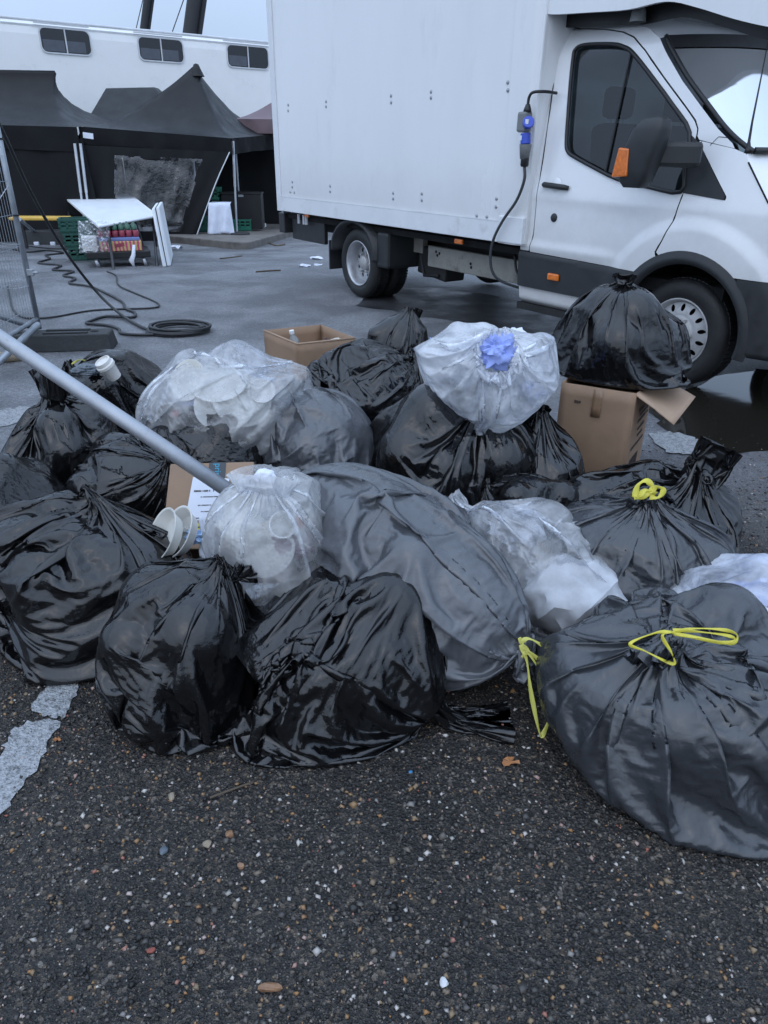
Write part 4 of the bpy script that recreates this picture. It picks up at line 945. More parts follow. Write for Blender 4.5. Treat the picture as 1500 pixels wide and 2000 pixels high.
WIN = [(2.582, 2.018), (2.607, 2.042), (2.691, 2.047), (2.896, 2.030), (2.992, 2.008), (3.077, 1.972), (3.237, 1.854), (3.481, 1.66), (3.645, 1.512), (3.672, 1.33), (3.69, 1.192), (3.459, 1.209), (3.195, 1.247), (2.963, 1.316), (2.769, 1.38), (2.719, 1.407), (2.688, 1.458), (2.651, 1.635), (2.612, 1.841), (2.588, 1.991)]
TRI = [(3.662, 1.50), (3.716, 1.466), (3.991, 1.178), (3.991, 1.160), (3.886, 1.170), (3.700, 1.188), (3.685, 1.33)]
GAP_F = [(2.372, 2.160), (2.553, 2.152), (2.762, 2.126), (2.935, 2.092), (3.049, 2.051), (3.171, 1.971), (3.369, 1.806), (3.556, 1.657), (3.654, 1.575), (3.688, 1.53), (3.692, 1.489), (3.697, 1.331), (3.706, 1.194), (3.698, 1.154), (3.681, 1.03), (3.631, .9), (3.60, .835)]
GAP_R = [(2.445, 1.905), (2.476, 1.572), (2.500, 1.225), (2.500, .858), (2.479, .727)]
WC = (3.835, .375)
def arch(r, a0, a1, n=18): return [(WC[0] + r * math.cos(R(a)), WC[1] + r * math.sin(R(a))) for a in np.linspace(a0, a1, n)]
RA = .46
CLT = lambda s: .724 - .022 * (s - 2.383)
def build_cab():
    door = GAP_F + [p for p in arch(RA, 117, 133, 6)] + [(3.50, CLT(3.50)), (2.479, CLT(2.479))] + list(reversed(GAP_R[:-1]))
    for far in (False, True):
        d = side_panel('door', door, 'van_white', [WIN], .016, 0, van, far, .0)
        side_panel('window_glass', WIN, 'cab_glass', (), .06, .022, d, far)
        if far: continue
        # rubber seal round the glass
        P = [(x, float(tf(x, z)) - .004, z) for x, z in WIN]; MB().tube(catmull(P + [P[0]], 3), .013, 6, False).build('window_seal', 'van_seal', d, smooth=True)
        # division bar of the quarter light
        MB().tube([(3.06, float(tf(3.06, 1.97)) + .012, 1.97), (3.07, float(tf(3.07, 1.29)) + .012, 1.29)], .008, 6).build('glass_divider', 'van_seal', d)
        h = MB(); c = [(2.553, 1.191), (2.58, 1.192), (2.77, 1.181), (2.797, 1.177)]
        h.tube([(x, float(tf(x, z)) - (.030 if 0 < i < 3 else .008), z) for i, (x, z) in enumerate(c)], [.014, .019, .019, .014], 10); h.build('door_handle', 'van_black_plastic', d, smooth=True)
        MB().lathe([(.001, .012), (.024, .012), (.030, .004), (.030, 0)], 18, Matrix.Translation((2.687, float(tf(2.687, .977)), .977)) @ Matrix.Rotation(R(90), 4, 'X')).build('door_lock', 'van_black_plastic', d, smooth=True)
        MB().lathe([(.05, .001), (.045, .006), (.001, .008)], 20, Matrix.Translation((2.675, float(tf(2.675, 1.19)) - .001, 1.19)) @ Matrix.Rotation(R(90), 4, 'X')).build('handle_recess', 'van_white', d, smooth=True)
        # dark shut lines round the door
        L = [(x, float(tf(x, z)) + .003, z) for x, z in [GAP_R[-1]] + list(reversed(GAP_R[:-1])) + GAP_F]
        MB().tube(catmull(L, 3), .0038, 5, False).build('shut_line', 'gap_black', d)
    pillar = [(2.317, 2.212)] + [(2.465, 2.226), (2.40, 2.165)] + [(2.366, 2.158)] + [(2.439, 1.905), (2.470, 1.572), (2.494, 1.225), (2.494, .858), (2.473, .727)] + [(2.381, .727), (2.393, .861), (2.405, 1.222), (2.387, 1.573), (2.367, 1.822), (2.319, 2.079), (2.300, 2.168)]
    side_panel('rear_pillar', pillar, 'van_white', (), .012)
    top = ROOF[1:] + APIL[1:6] + [(3.96, 1.43), (3.72, 1.475)] + [(3.700, 1.495), (3.696, 1.532), (3.662, 1.581), (3.562, 1.663), (3.375, 1.812), (3.177, 1.977), (3.053, 2.058), (2.937, 2.099), (2.763, 2.133), (2.553, 2.159), (2.40, 2.166)]
    side_panel('roof_rail', top, 'van_white', (), .012)
    fend = [(3.725, 1.470), (3.96, 1.428)] + HOOD[:5] + [(4.62, .93), (4.70, .74), (4.33, .743), (4.13, .748)] + arch(RA, 54, 112, 14) + [(3.612, .838), (3.640, .9), (3.689, 1.03), (3.706, 1.154), (3.712, 1.188)]
    side_panel('front_wing', fend, 'van_white', [[(x + (.004 if i < 3 else 0), z) for i, (x, z) in enumerate(TRI)]], .016)
    side_panel('sail_panel', TRI, 'van_black_plastic', (), .02, -.004)
    fo = side_panel('front_wing', pillar, 'van_white', (), .03, 0, van, True); side_panel('front_wing', fend, 'van_white', (), .03, 0, van, True); side_panel('roof_rail', top, 'van_white', (), .03, 0, van, True)
    # black lower cladding and arch flare
    clad = [(2.381, .722), (2.675, .714), (3.36, .703)] + arch(.46, 135, 172, 10) + [(3.36, .465), (2.996, .466), (2.398, .465)]
    side_panel('lower_cladding', clad, 'van_black_plastic', (), .02, -.012)
    flare = arch(.492, 152, -12, 34) + list(reversed(arch(.412, 152, -12, 34)))
    X, Z, F = panel(flare, (), .012); rr = np.hypot(X - WC[0], Z - WC[1]); T = -.052 - .018 * np.clip(1 - np.abs(rr - .445) / .05, 0, 1) + np.where(X > 3.9, (X - 3.9) ** 2 * .30, 0) + .03 * np.clip((.425 - rr) / .02, 0, 1)
    mesh_obj('wheel_arch_trim', np.stack([X, T, Z], 1), F, 'van_black_plastic', van, smooth=True)
    # bumper side
    bump = [(4.40, .735), (4.75, .74), (4.78, .30), (4.36, .33)]
    bump = arch(.50, -6, 48, 12)[::-1] + [] if False else [(4.16, .745), (4.75, .735), (4.78, .30), (4.31, .30), (4.312, .40), (4.30, .50), (4.27, .60), (4.22, .68)]
    side_panel('bumper', bump, 'van_black_plastic', (), .02, -.014)
    sill = [(2.395, .462), (3.36, .462), (3.36, .34), (2.42, .335)]
    X, Z, F = panel(sill, (), .02); mesh_obj('sill', np.stack([X, -.02 + .06 * np.clip((.37 - Z) / .04, 0, 1), Z], 1), F, 'van_white', van, smooth=True)
    MB().box((2.93, .10, .31), (1.1, .22, .05)).build('step_underside', 'chassis_black', van)
    mk = MB().box((0, 0, 0), (.11, .02, .05)).build('side_marker', 'amber', van, bevel=.012); mk.location = (2.769, float(tf(2.769, .574)) - .02, .574)
    # roof skin
    prof = ROOF; V = []; nu = 24
    for x, z in catmull([(p[0], 0, p[1]) for p in prof], 5) and [(q[0], q[2]) for q in catmull([(p[0], 0, p[1]) for p in prof], 5)]:
        t0 = float(tf(x, z)); 
        for k in range(nu + 1):
            q = k / nu; V.append((x + .02 * math.sin(math.pi * q) * (x - 2.3), t0 + (VW - 2 * t0) * q, z + .055 * (1 - (2 * q - 1) ** 4)))
    mesh_obj('roof', V, grid_faces(len(V) // (nu + 1), nu + 1), 'van_white', van, smooth=True)
    # windscreen
    V = []; C = [(q[0], q[2]) for q in catmull([(p[0], 0, p[1]) for p in APIL], 4)]
    for x, z in C:
        t0 = float(tf(x, z)) + .03
        for k in range(nu + 1):
            q = k / nu; V.append((x + .02 + .20 * (1 - (2 * q - 1) ** 2), t0 + (VW - 2 * t0) * q, z + .012 + .05 * (1 - (2 * q - 1) ** 2) * (z - 1.4)))
    ws = mesh_obj('windscreen', V, grid_faces(len(C), nu + 1), 'screen_glass', van, smooth=True)
    n1 = nu + 1; band = [V[i] for i in range(n1 * 4)]; band = [(p[0] + .003, p[1], p[2] + .004) for p in band]; mesh_obj('top_band', band, grid_faces(4, n1), 'van_seal', ws, smooth=True)
    edge = [(V[i * n1][0] + .004, V[i * n1][1] - .006, V[i * n1][2]) for i in range(len(C))]; MB().tube(edge, .014, 6).build('screen_seal', 'van_seal', ws, smooth=True)
    low = [(p[0] + .01, p[1], p[2] + .006) for p in V[-n1:]]; MB().tube(low, .02, 6).build('scuttle', 'van_black_plastic', van, smooth=True)
    # bonnet and front
    V = []; prof = catmull([(p[0], 0, p[1]) for p in HOOD], 4)
    for p in prof:
        t0 = float(tf(p[0], p[2]))
        for k in range(nu + 1):
            q = k / nu; V.append((p[0] + .22 * (1 - (2 * q - 1) ** 2), t0 + (VW - 2 * t0) * q, p[2] + .02 * (1 - (2 * q - 1) ** 4)))
    mesh_obj('bonnet', V, grid_faces(len(prof), nu + 1), 'van_white', van, smooth=True)
    MB().box((4.70, VW / 2, .62), (.5, VW - .5, .62)).build('front_grille', 'van_black_plastic', van, bevel=.08)
    hl = [(4.30, 1.075), (4.42, 1.0), (4.62, .915), (4.62, .80), (4.46, .86), (4.36, .95)]; side_panel('headlight', hl, 'dark_glass', (), .03, -.006)
    L = [(x, float(tf(x, z)) - .001, z) for x, z in HOOD[1:]]; MB().tube(L, .005, 5).build('bonnet_shut_line', 'gap_black', van)
    L = [(x, float(tf(x, z)) - .0005, z) for x, z in ((3.80, 1.445), (3.84, 1.49), (3.90, 1.485))]; MB().tube(L, .002, 4).build('pillar_seam', 'gap_black', van)
    # aerial on the wing, mushroom on the roof
    a = np.array([4.03, float(tf(4.03, 1.41)) + .02, 1.405]); MB().tube([a, a + [0, 0, .02], a + [-.006, 0, .06], a + [-.012, 0, .16], a + [-.05, .05, .62]], [.022, .016, .008, .006, .002], 8).build('aerial', 'cable_black', van, smooth=True)
    MB().lathe([(.05, 0), (.045, .05), (.03, .085), (.001, .095)], 16, Matrix.Translation((3.10, .085, 2.125))).build('roof_aerial', 'plug_grey', van, smooth=True)
    # mirror
    hs = MB(); P = []
    ctr = [(0, 1.215, .06, .05), (.0, 1.25, .095, .062), (.01, 1.33, .11, .07), (.03, 1.43, .115, .074), (.06, 1.52, .105, .07), (.075, 1.57, .08, .055), (.08, 1.59, .05, .03)]
    V = []; sg = 20
    for dx, z, a, b in ctr:
        for k in range(sg):
            w = 6.283 * k / sg; c, s_ = math.cos(w), math.sin(w); n_ = .48
            V.append((3.545 + dx + a * math.copysign(abs(c) ** n_, c), -.28 + b * math.copysign(abs(s_) ** n_, s_), z))
    F = grid_faces(len(ctr), sg, True) + [tuple(reversed(range(sg))), tuple(range((len(ctr) - 1) * sg, len(ctr) * sg))]
    mr_ = mesh_obj('mirror', V, F, 'van_black_plastic', van, smooth=True, autos=50)
    am = [(3.445, 1.43), (3.52, 1.425), (3.53, 1.275), (3.42, 1.268)]; m_ = MB()
    fix_normals(m_.prism(am, lambda p, s: (p[0], -.335 - .022 * s, p[1])).build('indicator', 'amber', mr_, smooth=False, bevel=.008))
    m_ = MB(); 
    m_.box((3.715, -.15, 1.395), (.26, .075, .135), .62)
    m_.build('mirror_arm', 'van_black_plastic', mr_, bevel=.025)
    # inside: seats, rear bulkhead, dash, wheel
    for y in (.30, 1.0, 1.5):
        st = bpy.data.objects.new('seat', None); link(st, van); st.location = (2.75, y, .8)
        MB().box((.25, .22, .10), (.5, .46, .2)).build('cushion', 'seat_fabric', st, bevel=.05); MB().box((0, .22, .48), (.16, .46, .62), 0, 0, -.12).build('backrest', 'seat_fabric', st, bevel=.05); MB().box((-.06, .22, .92), (.10, .27, .2)).build('headrest', 'seat_fabric', st, bevel=.04)
        for yy in (.15, .29): MB().tube([(-.05, yy, .76), (-.06, yy, .86)], .007, 6).build('headrest_rod', 'galvanised', st)
    MB().box((2.42, VW / 2, 1.25), (.02, VW - .42, 1.6)).build('bulkhead', 'seat_fabric', van); MB().box((3.95, VW / 2, 1.08), (.35, VW - .4, .36)).build('dashboard', 'van_seal', van, bevel=.06)
    MB().box((3.2, VW / 2, .62), (1.7, VW - .16, .08)).build('cab_floor', 'gap_black', van)
    ring = [(3.55 + .06 * math.sin(a), .52 + .19 * math.cos(a), 1.30 + .17 * math.sin(a)) for a in np.linspace(0, 6.283, 25)]; MB().tube(ring, .014, 6).build('steering_wheel', 'van_seal', van, smooth=True)
build_cab()
def build_box():
    s0, s1, zb, zt, y0, y1 = -1.60, 2.45, .765, 3.25, -.06, 2.10
    side = MB().box(((s0 + s1) / 2, (y0 + y1) / 2, (zb + zt) / 2), (s1 - s0, y1 - y0, zt - zb)).build('cargo_box', 'van_box_white', van, bevel=.012)
    # corner mouldings, sill rail, panel edge
    MB().box((s0 + .055, y0 - .006, (zb + zt) / 2), (.11, .016, zt - zb + .01)).build('corner_post', 'van_trim_white', van, bevel=.005)
    P = [(2.17, y0 - .010), (2.30, y0 - .022), (2.40, y0 - .012), (2.452, y0 + .05), (2.456, y0 + .30)]; V = [(x, y, z) for z in (zb - .004, zt + .004) for x, y in [(q[0], q[1]) for q in catmull([(p[0], p[1], 0) for p in P], 5)]]; n = len(V) // 2
    mesh_obj('corner_post', V, grid_faces(2, n), 'van_box_white', van, smooth=True)
    MB().box(((s0 + 2.17) / 2 + .05, y0 - .007, zb + .075), (2.17 - s0 - .1, .018, .15)).build('side_rail', 'van_trim_white', van, bevel=.004)
    MB().box(((s0 + 2.17) / 2 + .05, y0 - .011, zb + .152), (2.17 - s0 - .1, .012, .008)).build('rail_lip', 'gap_black' if False else 'trailer_trim', van)
    MB().box((2.31, y0 + .02, zb + .10), (.27, .10, .19)).build('corner_casting', 'van_trim_white', van, bevel=.006)
    riv = [(-1.235, 1.828), (-1.241, 1.775), (-.441, 1.83), (-.443, 1.786), (.673, 1.83), (.675, 1.779), (1.238, 1.834), (1.241, 1.791), (2.136, 1.85), (2.143, 1.80), (-1.22, 1.08), (-1.226, 1.028), (-1.28, .973), (-1.183, .972), (-.399, 1.07), (-.402, 1.016), (.725, 1.053), (.726, 1.005), (1.157, 1.068), (1.16, 1.015), (2.109, 1.075), (2.11, 1.017), (1.891, .938), (2.013, .938)]
    proto = None
    for x, z in riv:
        if proto is None:
            proto = MB().lathe([(.001, .008), (.009, .006), (.014, .002), (.015, 0)], 10).build('rivet', 'galvanised_dull', van, smooth=True); o = proto
        else: o = proto.copy(); link(o, van)
        o.location = (x, y0 - .001, z); o.rotation_euler = (R(90), 0, 0)
    # luton pod over the cab, with its pale underside and black strips painting the shadow gap above the cab roof
    fix_normals(MB().prism([(2.44, 2.40), (2.44, 3.24), (3.35, 3.24), (3.62, 2.95), (3.70, 2.40)], lambda p, s: (p[0], y0 + .02 + (y1 - y0 - .04) * s, p[1])).build('luton_pod', 'van_box_white', van, bevel=.02))
    low = [(2.44, 2.23), (2.526, 2.217), (2.808, 2.196), (3.11, 2.176), (3.378, 2.184), (3.589, 2.132), (3.825, 2.055), (4.04, 1.996), (4.20, 1.97)]
    low = [(c[0], c[2]) for c in catmull([(p[0], 0, p[1]) for p in low], 4)]
    for yy, sg in ((y0 + .02, 1), (y1 - .02, -1)):
        fix_normals(MB().prism(low + [(4.25, 2.42), (2.44, 2.42)], lambda p, k: (p[0], yy + .03 * k * sg, p[1])).build('pod_skirt', 'van_box_white', van))
    for yy in (.14, VW - .14):
        V = [(x, yy, z + .35) for x, z in low] + [(x, yy, z - .06) for x, z in low]; mesh_obj('roof_gap_shade', V, grid_faces(2, len(low)), 'van_seal', van)
    # tail: lift frame, buffers, black rear step
    MB().box((s0 - .05, 1.0, .62), (.14, 2.0, .22)).build('rear_step', 'van_black_plastic', van, bevel=.01)
    MB().box((s0 - .03, .06, 1.3), (.05, .10, 1.3)).build('tail_lift_post', 'galvanised_dull', van); MB().box((s0 - .07, .10, 1.15), (.05, .04, .9)).build('tail_lift_arm', 'rust', van)
    MB().box((s0 + .45, .10, .60), (.75, .05, .30)).build('rear_side_guard', 'van_black_plastic', van, bevel=.01)
    for x in (-1.25, -1.13, -1.07): MB().tube([(x, .02, .74), (x, .02, .64)], .018, 8).build('stub_pipe', 'alu_leg', van)
    for x, z in ((-.99, .748), (1.64, .716)):
        o = MB().box((0, 0, 0), (.10, .025, .04)).build('side_marker', 'amber', van, bevel=.008); o.location = (x, -.02, z)
    # chassis
    MB().box((.3, .55, .60), (3.9, .08, .18)).build('chassis_rail', 'chassis_black', van); MB().box((.3, 1.45, .60), (3.9, .08, .18)).build('chassis_rail', 'chassis_black', van)
    MB().box((1.58, .28, .50), (1.42, .05, .19)).build('side_skirt', 'chassis_dirty', van, bevel=.01)
    for x, z in ((1.0, .55), (1.02, .52), (1.05, .54), (1.5, .5), (1.51, .47)): MB().lathe([(.001, .002), (.012, .002), (.014, 0)], 8, Matrix.Translation((x, .252, z)) @ Matrix.Rotation(R(90), 4, 'X')).build('bolt_hole', 'gap_black', van)
    MB().tube([(.05, .3, .36), (.05, 1.7, .36)], .07, 12).build('rear_axle', 'chassis_black', van, smooth=True); MB().lathe([(.001, -.15), (.12, -.12), (.16, 0), (.12, .12), (.001, .15)], 16, Matrix.Translation((.05, 1.0, .36)) @ Matrix.Rotation(R(90), 4, 'X')).build('differential', 'chassis_black', van, smooth=True)
    for k in range(3): MB().box((.1, .48, .47 - .025 * k), (1.2 - .25 * k, .07, .018)).build('leaf_spring', 'chassis_black', van)
    MB().tube(catmull([(.2, 1.2, .40), (.8, 1.1, .33), (1.5, 1.15, .32), (2.2, 1.1, .34)], 5), .05, 8).build('exhaust', 'rust', van, smooth=True)
    MB().box((.85, .45, .42), (.45, .25, .26), 0, 0, .1).build('battery_box', 'chassis_black', van, bevel=.02); MB().tube([(.62, .35, .55), (.75, .32, .30), (.98, .32, .32)], .02, 6).build('bracket', 'chassis_black', van)
    MB().box((.58, .35, .58), (.25, .06, .16)).build('bracket_plate', 'chassis_dirty', van)
    MB().box((.4, 1.0, .70), (4.0, 1.9, .05)).build('floor_bearer', 'gap_black', van)
    # rear mudguard and flaps
    A = [(-.46, .44), (-.43, .56), (-.34, .67), (-.20, .745), (.0, .77), (.18, .73), (.30, .64), (.36, .52), (.37, .40)]
    C = catmull([(p[0], 0, p[1]) for p in A], 4); V = [(c[0], -.04, c[2]) for c in C] + [(c[0], .62, c[2]) for c in C]; n = len(C)
    o = mesh_obj('mudguard', V, grid_faces(2, n), 'van_black_plastic', van, smooth=True); md = o.modifiers.new('t', 'SOLIDIFY'); md.thickness = .03
    MB().box((-.50, .27, .38), (.02, .60, .30)).build('mudflap', 'van_black_plastic', van); MB().box((.46, .22, .52), (.20, .44, .34)).build('inner_guard', 'van_black_plastic', van, bevel=.03)
build_box()
def wheel(name, x, y0, width, dish, steel, parent=van, R_=.345):
    "y0 is the outer face; the wheel reaches inwards"
    w = bpy.data.objects.new(name, None); link(w, parent); w.location = (x, y0, R_)
    Mx = Matrix.Rotation(R(-90), 4, 'X')     # lathe axis to +y
    prof = [(.215, .045), (.225, .02), (.27, .004), (.315, .010), (.336, .03), (.345, .05), (.345, width - .05), (.336, width - .03), (.315, width - .01), (.22, width), (.205, width - .04)]
    MB().lathe(prof, 48, Mx).build('tyre', 'tyre', w, smooth=True)
    m_ = MB()      # tread blocks
    for k in range(72):
        a = 6.2832 * k / 72
        for yy in (.055, width * .38, width * .62): m_.box((math.cos(a) * .3455, yy + .01 + .02, math.sin(a) * .3455), (.010, .045, .022), 0, 0, -a)
    t = m_.build('tread', 'tyre', w)
    MB().lathe([(.222, .03), (.226, .018), (.218, .012), (.208, .03), (.195, .07), (.192, dish)], 48, Mx).build('rim', steel, w, smooth=True)
    holes = []
    for k in range(8 if dish > .09 else 14):
        a = 6.2832 * (k + .5) / (8 if dish > .09 else 14); c = (math.cos(a) * .135, math.sin(a) * .135) if dish > .09 else (math.cos(a) * .165, math.sin(a) * .165); q = []
        for j in range(14):
            b = 6.2832 * j / 14; u, v = .024 * math.cos(b), .017 * math.sin(b)
            if dish <= .09: u, v = .024 * math.cos(b), .014 * math.sin(b)
            q.append((c[0] + u * math.cos(a) - v * math.sin(a), c[1] + u * math.sin(a) + v * math.cos(a)))
        holes.append(q)
    out = [(.195 * math.cos(a), .195 * math.sin(a)) for a in np.linspace(0, 6.2832, 60, endpoint=False)]
    X, Z, F = panel(out, holes, .0085); rr = np.hypot(X, Z)
    Y = dish - .02 * np.clip((.19 - rr) / .06, 0, 1) - (.05 if dish < .09 else -.02) * np.clip((.11 - rr) / .04, 0, 1)
    mesh_obj('disc', np.stack([X, Y, Z], 1), F, steel, w, smooth=True)
    MB().lathe([(.075, dish + .01), (.072, dish - .045), (.06, dish - .06), (.001, dish - .062)], 24, Mx).build('hub', 'rim_dull', w, smooth=True)
    for k in range(6):
        a = 6.2832 * k / 6; MB().lathe([(.012, .03), (.012, 0), (.001, 0)], 8, Matrix.Translation((.1 * math.cos(a), dish - .05, .1 * math.sin(a))) @ Mx).build('wheel_nut', 'rim_dull', w)
    MB().lathe([(.19, width * .7), (.001, width * .7)], 24, Mx).build('brake_drum', 'gap_black', w)
    return w
wheel('wheel', 0.0, 0.0, .20, .13, 'rim_silver'); wheel('wheel', 0.0, .24, .20, .10, 'rim_dull'); wheel('wheel', 3.80, .03, .22, .05, 'rim_dull')
wheel('wheel', 0.0, VW - .22, .20, .10, 'rim_dull'); wheel('wheel', 3.80, VW - .24, .22, .10, 'rim_dull')
def build_arch_liner():
    C = arch(.46, 190, -10, 24); V = [(x, .0, z) for x, z in C] + [(x, .45, z) for x, z in C]
    mesh_obj('wheel_arch_liner', V, grid_faces(2, len(C)), 'gap_black', van, smooth=True)
    MB().box((3.83, .5, .62), (.9, .06, .6)).build('inner_wing', 'gap_black', van)
build_arch_liner()
def build_plug():
    Mv = Matrix.Translation(Vector(VAN0)) @ Matrix.Rotation(VANG, 4, 'Z')
    W = lambda p: Mv @ Vector(p)
    o = empty('power_connector', W((2.43, -.13, 1.50)), VANG, 'blue and grey power connector hanging by the cab', 'connector')
    MB().box((-.02, .0, .09), (.085, .075, .13)).build('socket_box', 'plug_grey', o, bevel=.015)
    MB().lathe([(.001, -.05), (.036, -.05), (.036, .02), (.001, .02)], 20, Matrix.Translation((.005, 0, 0)) @ Matrix.Rotation(R(-6), 4, 'Y')).build('blue_sleeve', 'plug_blue', o, smooth=False, bevel=.004)
    MB().lathe([(.001, -.016), (.040, -.016), (.040, .016), (.001, .016)], 20, Matrix.Translation((.045, -.025, .085)) @ Matrix.Rotation(R(60), 4, 'Y') @ Matrix.Rotation(R(35), 4, 'X')).build('hinged_lid', 'plug_blue', o, bevel=.004)
    MB().box((.052, -.045, .09), (.022, .012, .03), .5).build('lid_label', 'paper_white', o); MB().box((-.01, -.037, -.01), (.028, .004, .03)).build('sleeve_label', 'paper_white', o)
    MB().lathe([(.044, -.05), (.042, -.07), (.032, -.145), (.001, -.145)], 20, Matrix.Translation((.012, 0, 0))).build('plug_body', 'plug_grey', o, smooth=True)
    MB().lathe([(.029, -.14), (.030, -.185), (.022, -.195), (.001, -.195)], 16, Matrix.Translation((.018, 0, 0))).build('cable_gland', 'cable_black', o, smooth=True)
    MB().lathe([(.001, .20), (.015, .20), (.026, .17), (.030, .15), (.001, .15)], 14, Matrix.Translation((0, 0, 0))).build('upper_gland', 'cable_black', o, smooth=True)
    P = [W(p) for p in ((2.448, -.13, 1.32), (2.46, -.13, 1.22), (2.40, -.13, 1.08), (2.27, -.13, .93), (2.18, -.13, .78), (2.155, -.12, .62), (2.19, -.08, .50), (2.28, .05, .43), (2.40, .2, .40))]
    t = MB().tube(catmull(P, 8), .011, 8).build('power_cable', 'cable_grey', origin=P[0], smooth=True); tag(t, 'grey power cable drooping down the van side', 'cable')
    P = [W(p) for p in ((2.43, -.13, 1.69), (2.435, -.13, 1.74), (2.46, -.12, 1.77), (2.51, -.06, 1.775), (2.52, .05, 1.77))]
    t = MB().tube(catmull(P, 8), .010, 8).build('power_cable', 'cable_black', origin=P[0], smooth=True); tag(t, 'short black cable curving from connector into the cab gap', 'cable')
    P = [W(p) for p in ((2.20, .1, .66), (2.28, .05, .56), (2.36, .02, .53), (2.44, .06, .53))]
    t = MB().tube(catmull(P, 8), .011, 8).build('power_cable', 'cable_black', origin=P[0], smooth=True); tag(t, 'short black cable looping under the cab rear corner', 'cable')
build_plug()
print('T setting', round(time.time() - T0, 1))

# ------------------------------------------------------------------ bags: slack film drawn over lumpy contents and gathered at the neck
F32 = np.float32
def _unit(a): a = np.asarray(a, float); return a / np.linalg.norm(a)
def waves(rng, nv, nu, fv, fu):
    v = np.linspace(0, 1, nv)[:, None]; u = np.linspace(0, 2 * np.pi, nu, endpoint=False)[None, :]; o = np.zeros((nv, nu))
    for k in range(14): o += np.sin(rng.integers(0, fu + 1) * u + rng.uniform(-fv, fv) * 2 * np.pi * v + rng.uniform(0, 6.28))
    return o / 3.7
def _pair(X, ia, ib, L, kc):
    a = X[ia]; b = X[ib]; d = b - a; l = np.sqrt((d * d).sum(0)) + 1e-9; e = (l - L) / l
    d *= np.where(e > 0, e * .5, e * (.5 * kc)); X[ia] = a + d; X[ib] = b - d
def relax(X, LU, LV, kc, shear, bend):
    n, nv, nu = X.shape; L = LU[:, None]
    _pair(X, np.s_[:, :, 0::2], np.s_[:, :, 1::2], L, kc); _pair(X, np.s_[:, :, 1:-1:2], np.s_[:, :, 2::2], L, kc); _pair(X, np.s_[:, :, -1:], np.s_[:, :, 0:1], L, kc)
    m_ = nv // 2 * 2; _pair(X, np.s_[:, 0:m_:2, :], np.s_[:, 1:m_:2, :], LV, kc)
    m_ = (nv - 1) // 2 * 2 + 1; _pair(X, np.s_[:, 1:m_:2, :], np.s_[:, 2:m_:2, :], LV, kc)
    LD = np.sqrt(LU * LU + LV * LV)[:-1, None]
    for o in (0, 1):
        A = X[:, o:-1:2, :]; k = A.shape[1]; B = X[:, o + 1::2, :][:, :k]; Lk = LD[o::2][:k]
        for r in (1, -1):
            d = np.roll(B, -r, 2) - A; l = np.sqrt((d * d).sum(0)) + 1e-9; e = (l - Lk) / l
            d *= np.where(e > 0, e * .5 * shear, e * .5 * shear * kc); A = A + d; B = B - np.roll(d, r, 2)
        X[:, o:-1:2, :] = A; X[:, o + 1::2, :][:, :k] = B
    W = (X[:, 2:] + X[:, :-2] + np.roll(X, 1, 2)[:, 1:-1] + np.roll(X, -1, 2)[:, 1:-1]) * .25 - X[:, 1:-1]; X[:, 1:-1] += W * F32(bend)
def cloth_normals(X):
    du = np.roll(X, -1, 2) - np.roll(X, 1, 2); dv = np.empty_like(X); dv[:, 1:-1] = X[:, 2:] - X[:, :-2]; dv[:, 0] = X[:, 1] - X[:, 0]; dv[:, -1] = X[:, -1] - X[:, -2]
    q = np.cross(du, dv, axis=0); return q / (np.sqrt((q * q).sum(0)) + 1e-9)
def upsample(X):
    n, nv, nu = X.shape; Y = np.empty((3, nv, nu * 2), X.dtype); Y[:, :, 0::2] = X
    Y[:, :, 1::2] = (9 * (X + np.roll(X, -1, 2)) - (np.roll(X, 1, 2) + np.roll(X, -2, 2))) / 16
    Z = np.empty((3, nv * 2 - 1, nu * 2), X.dtype); Z[:, 0::2] = Y; Z[:, 1::2] = (Y[:, 1:] + Y[:, :-1]) * .5; return Z
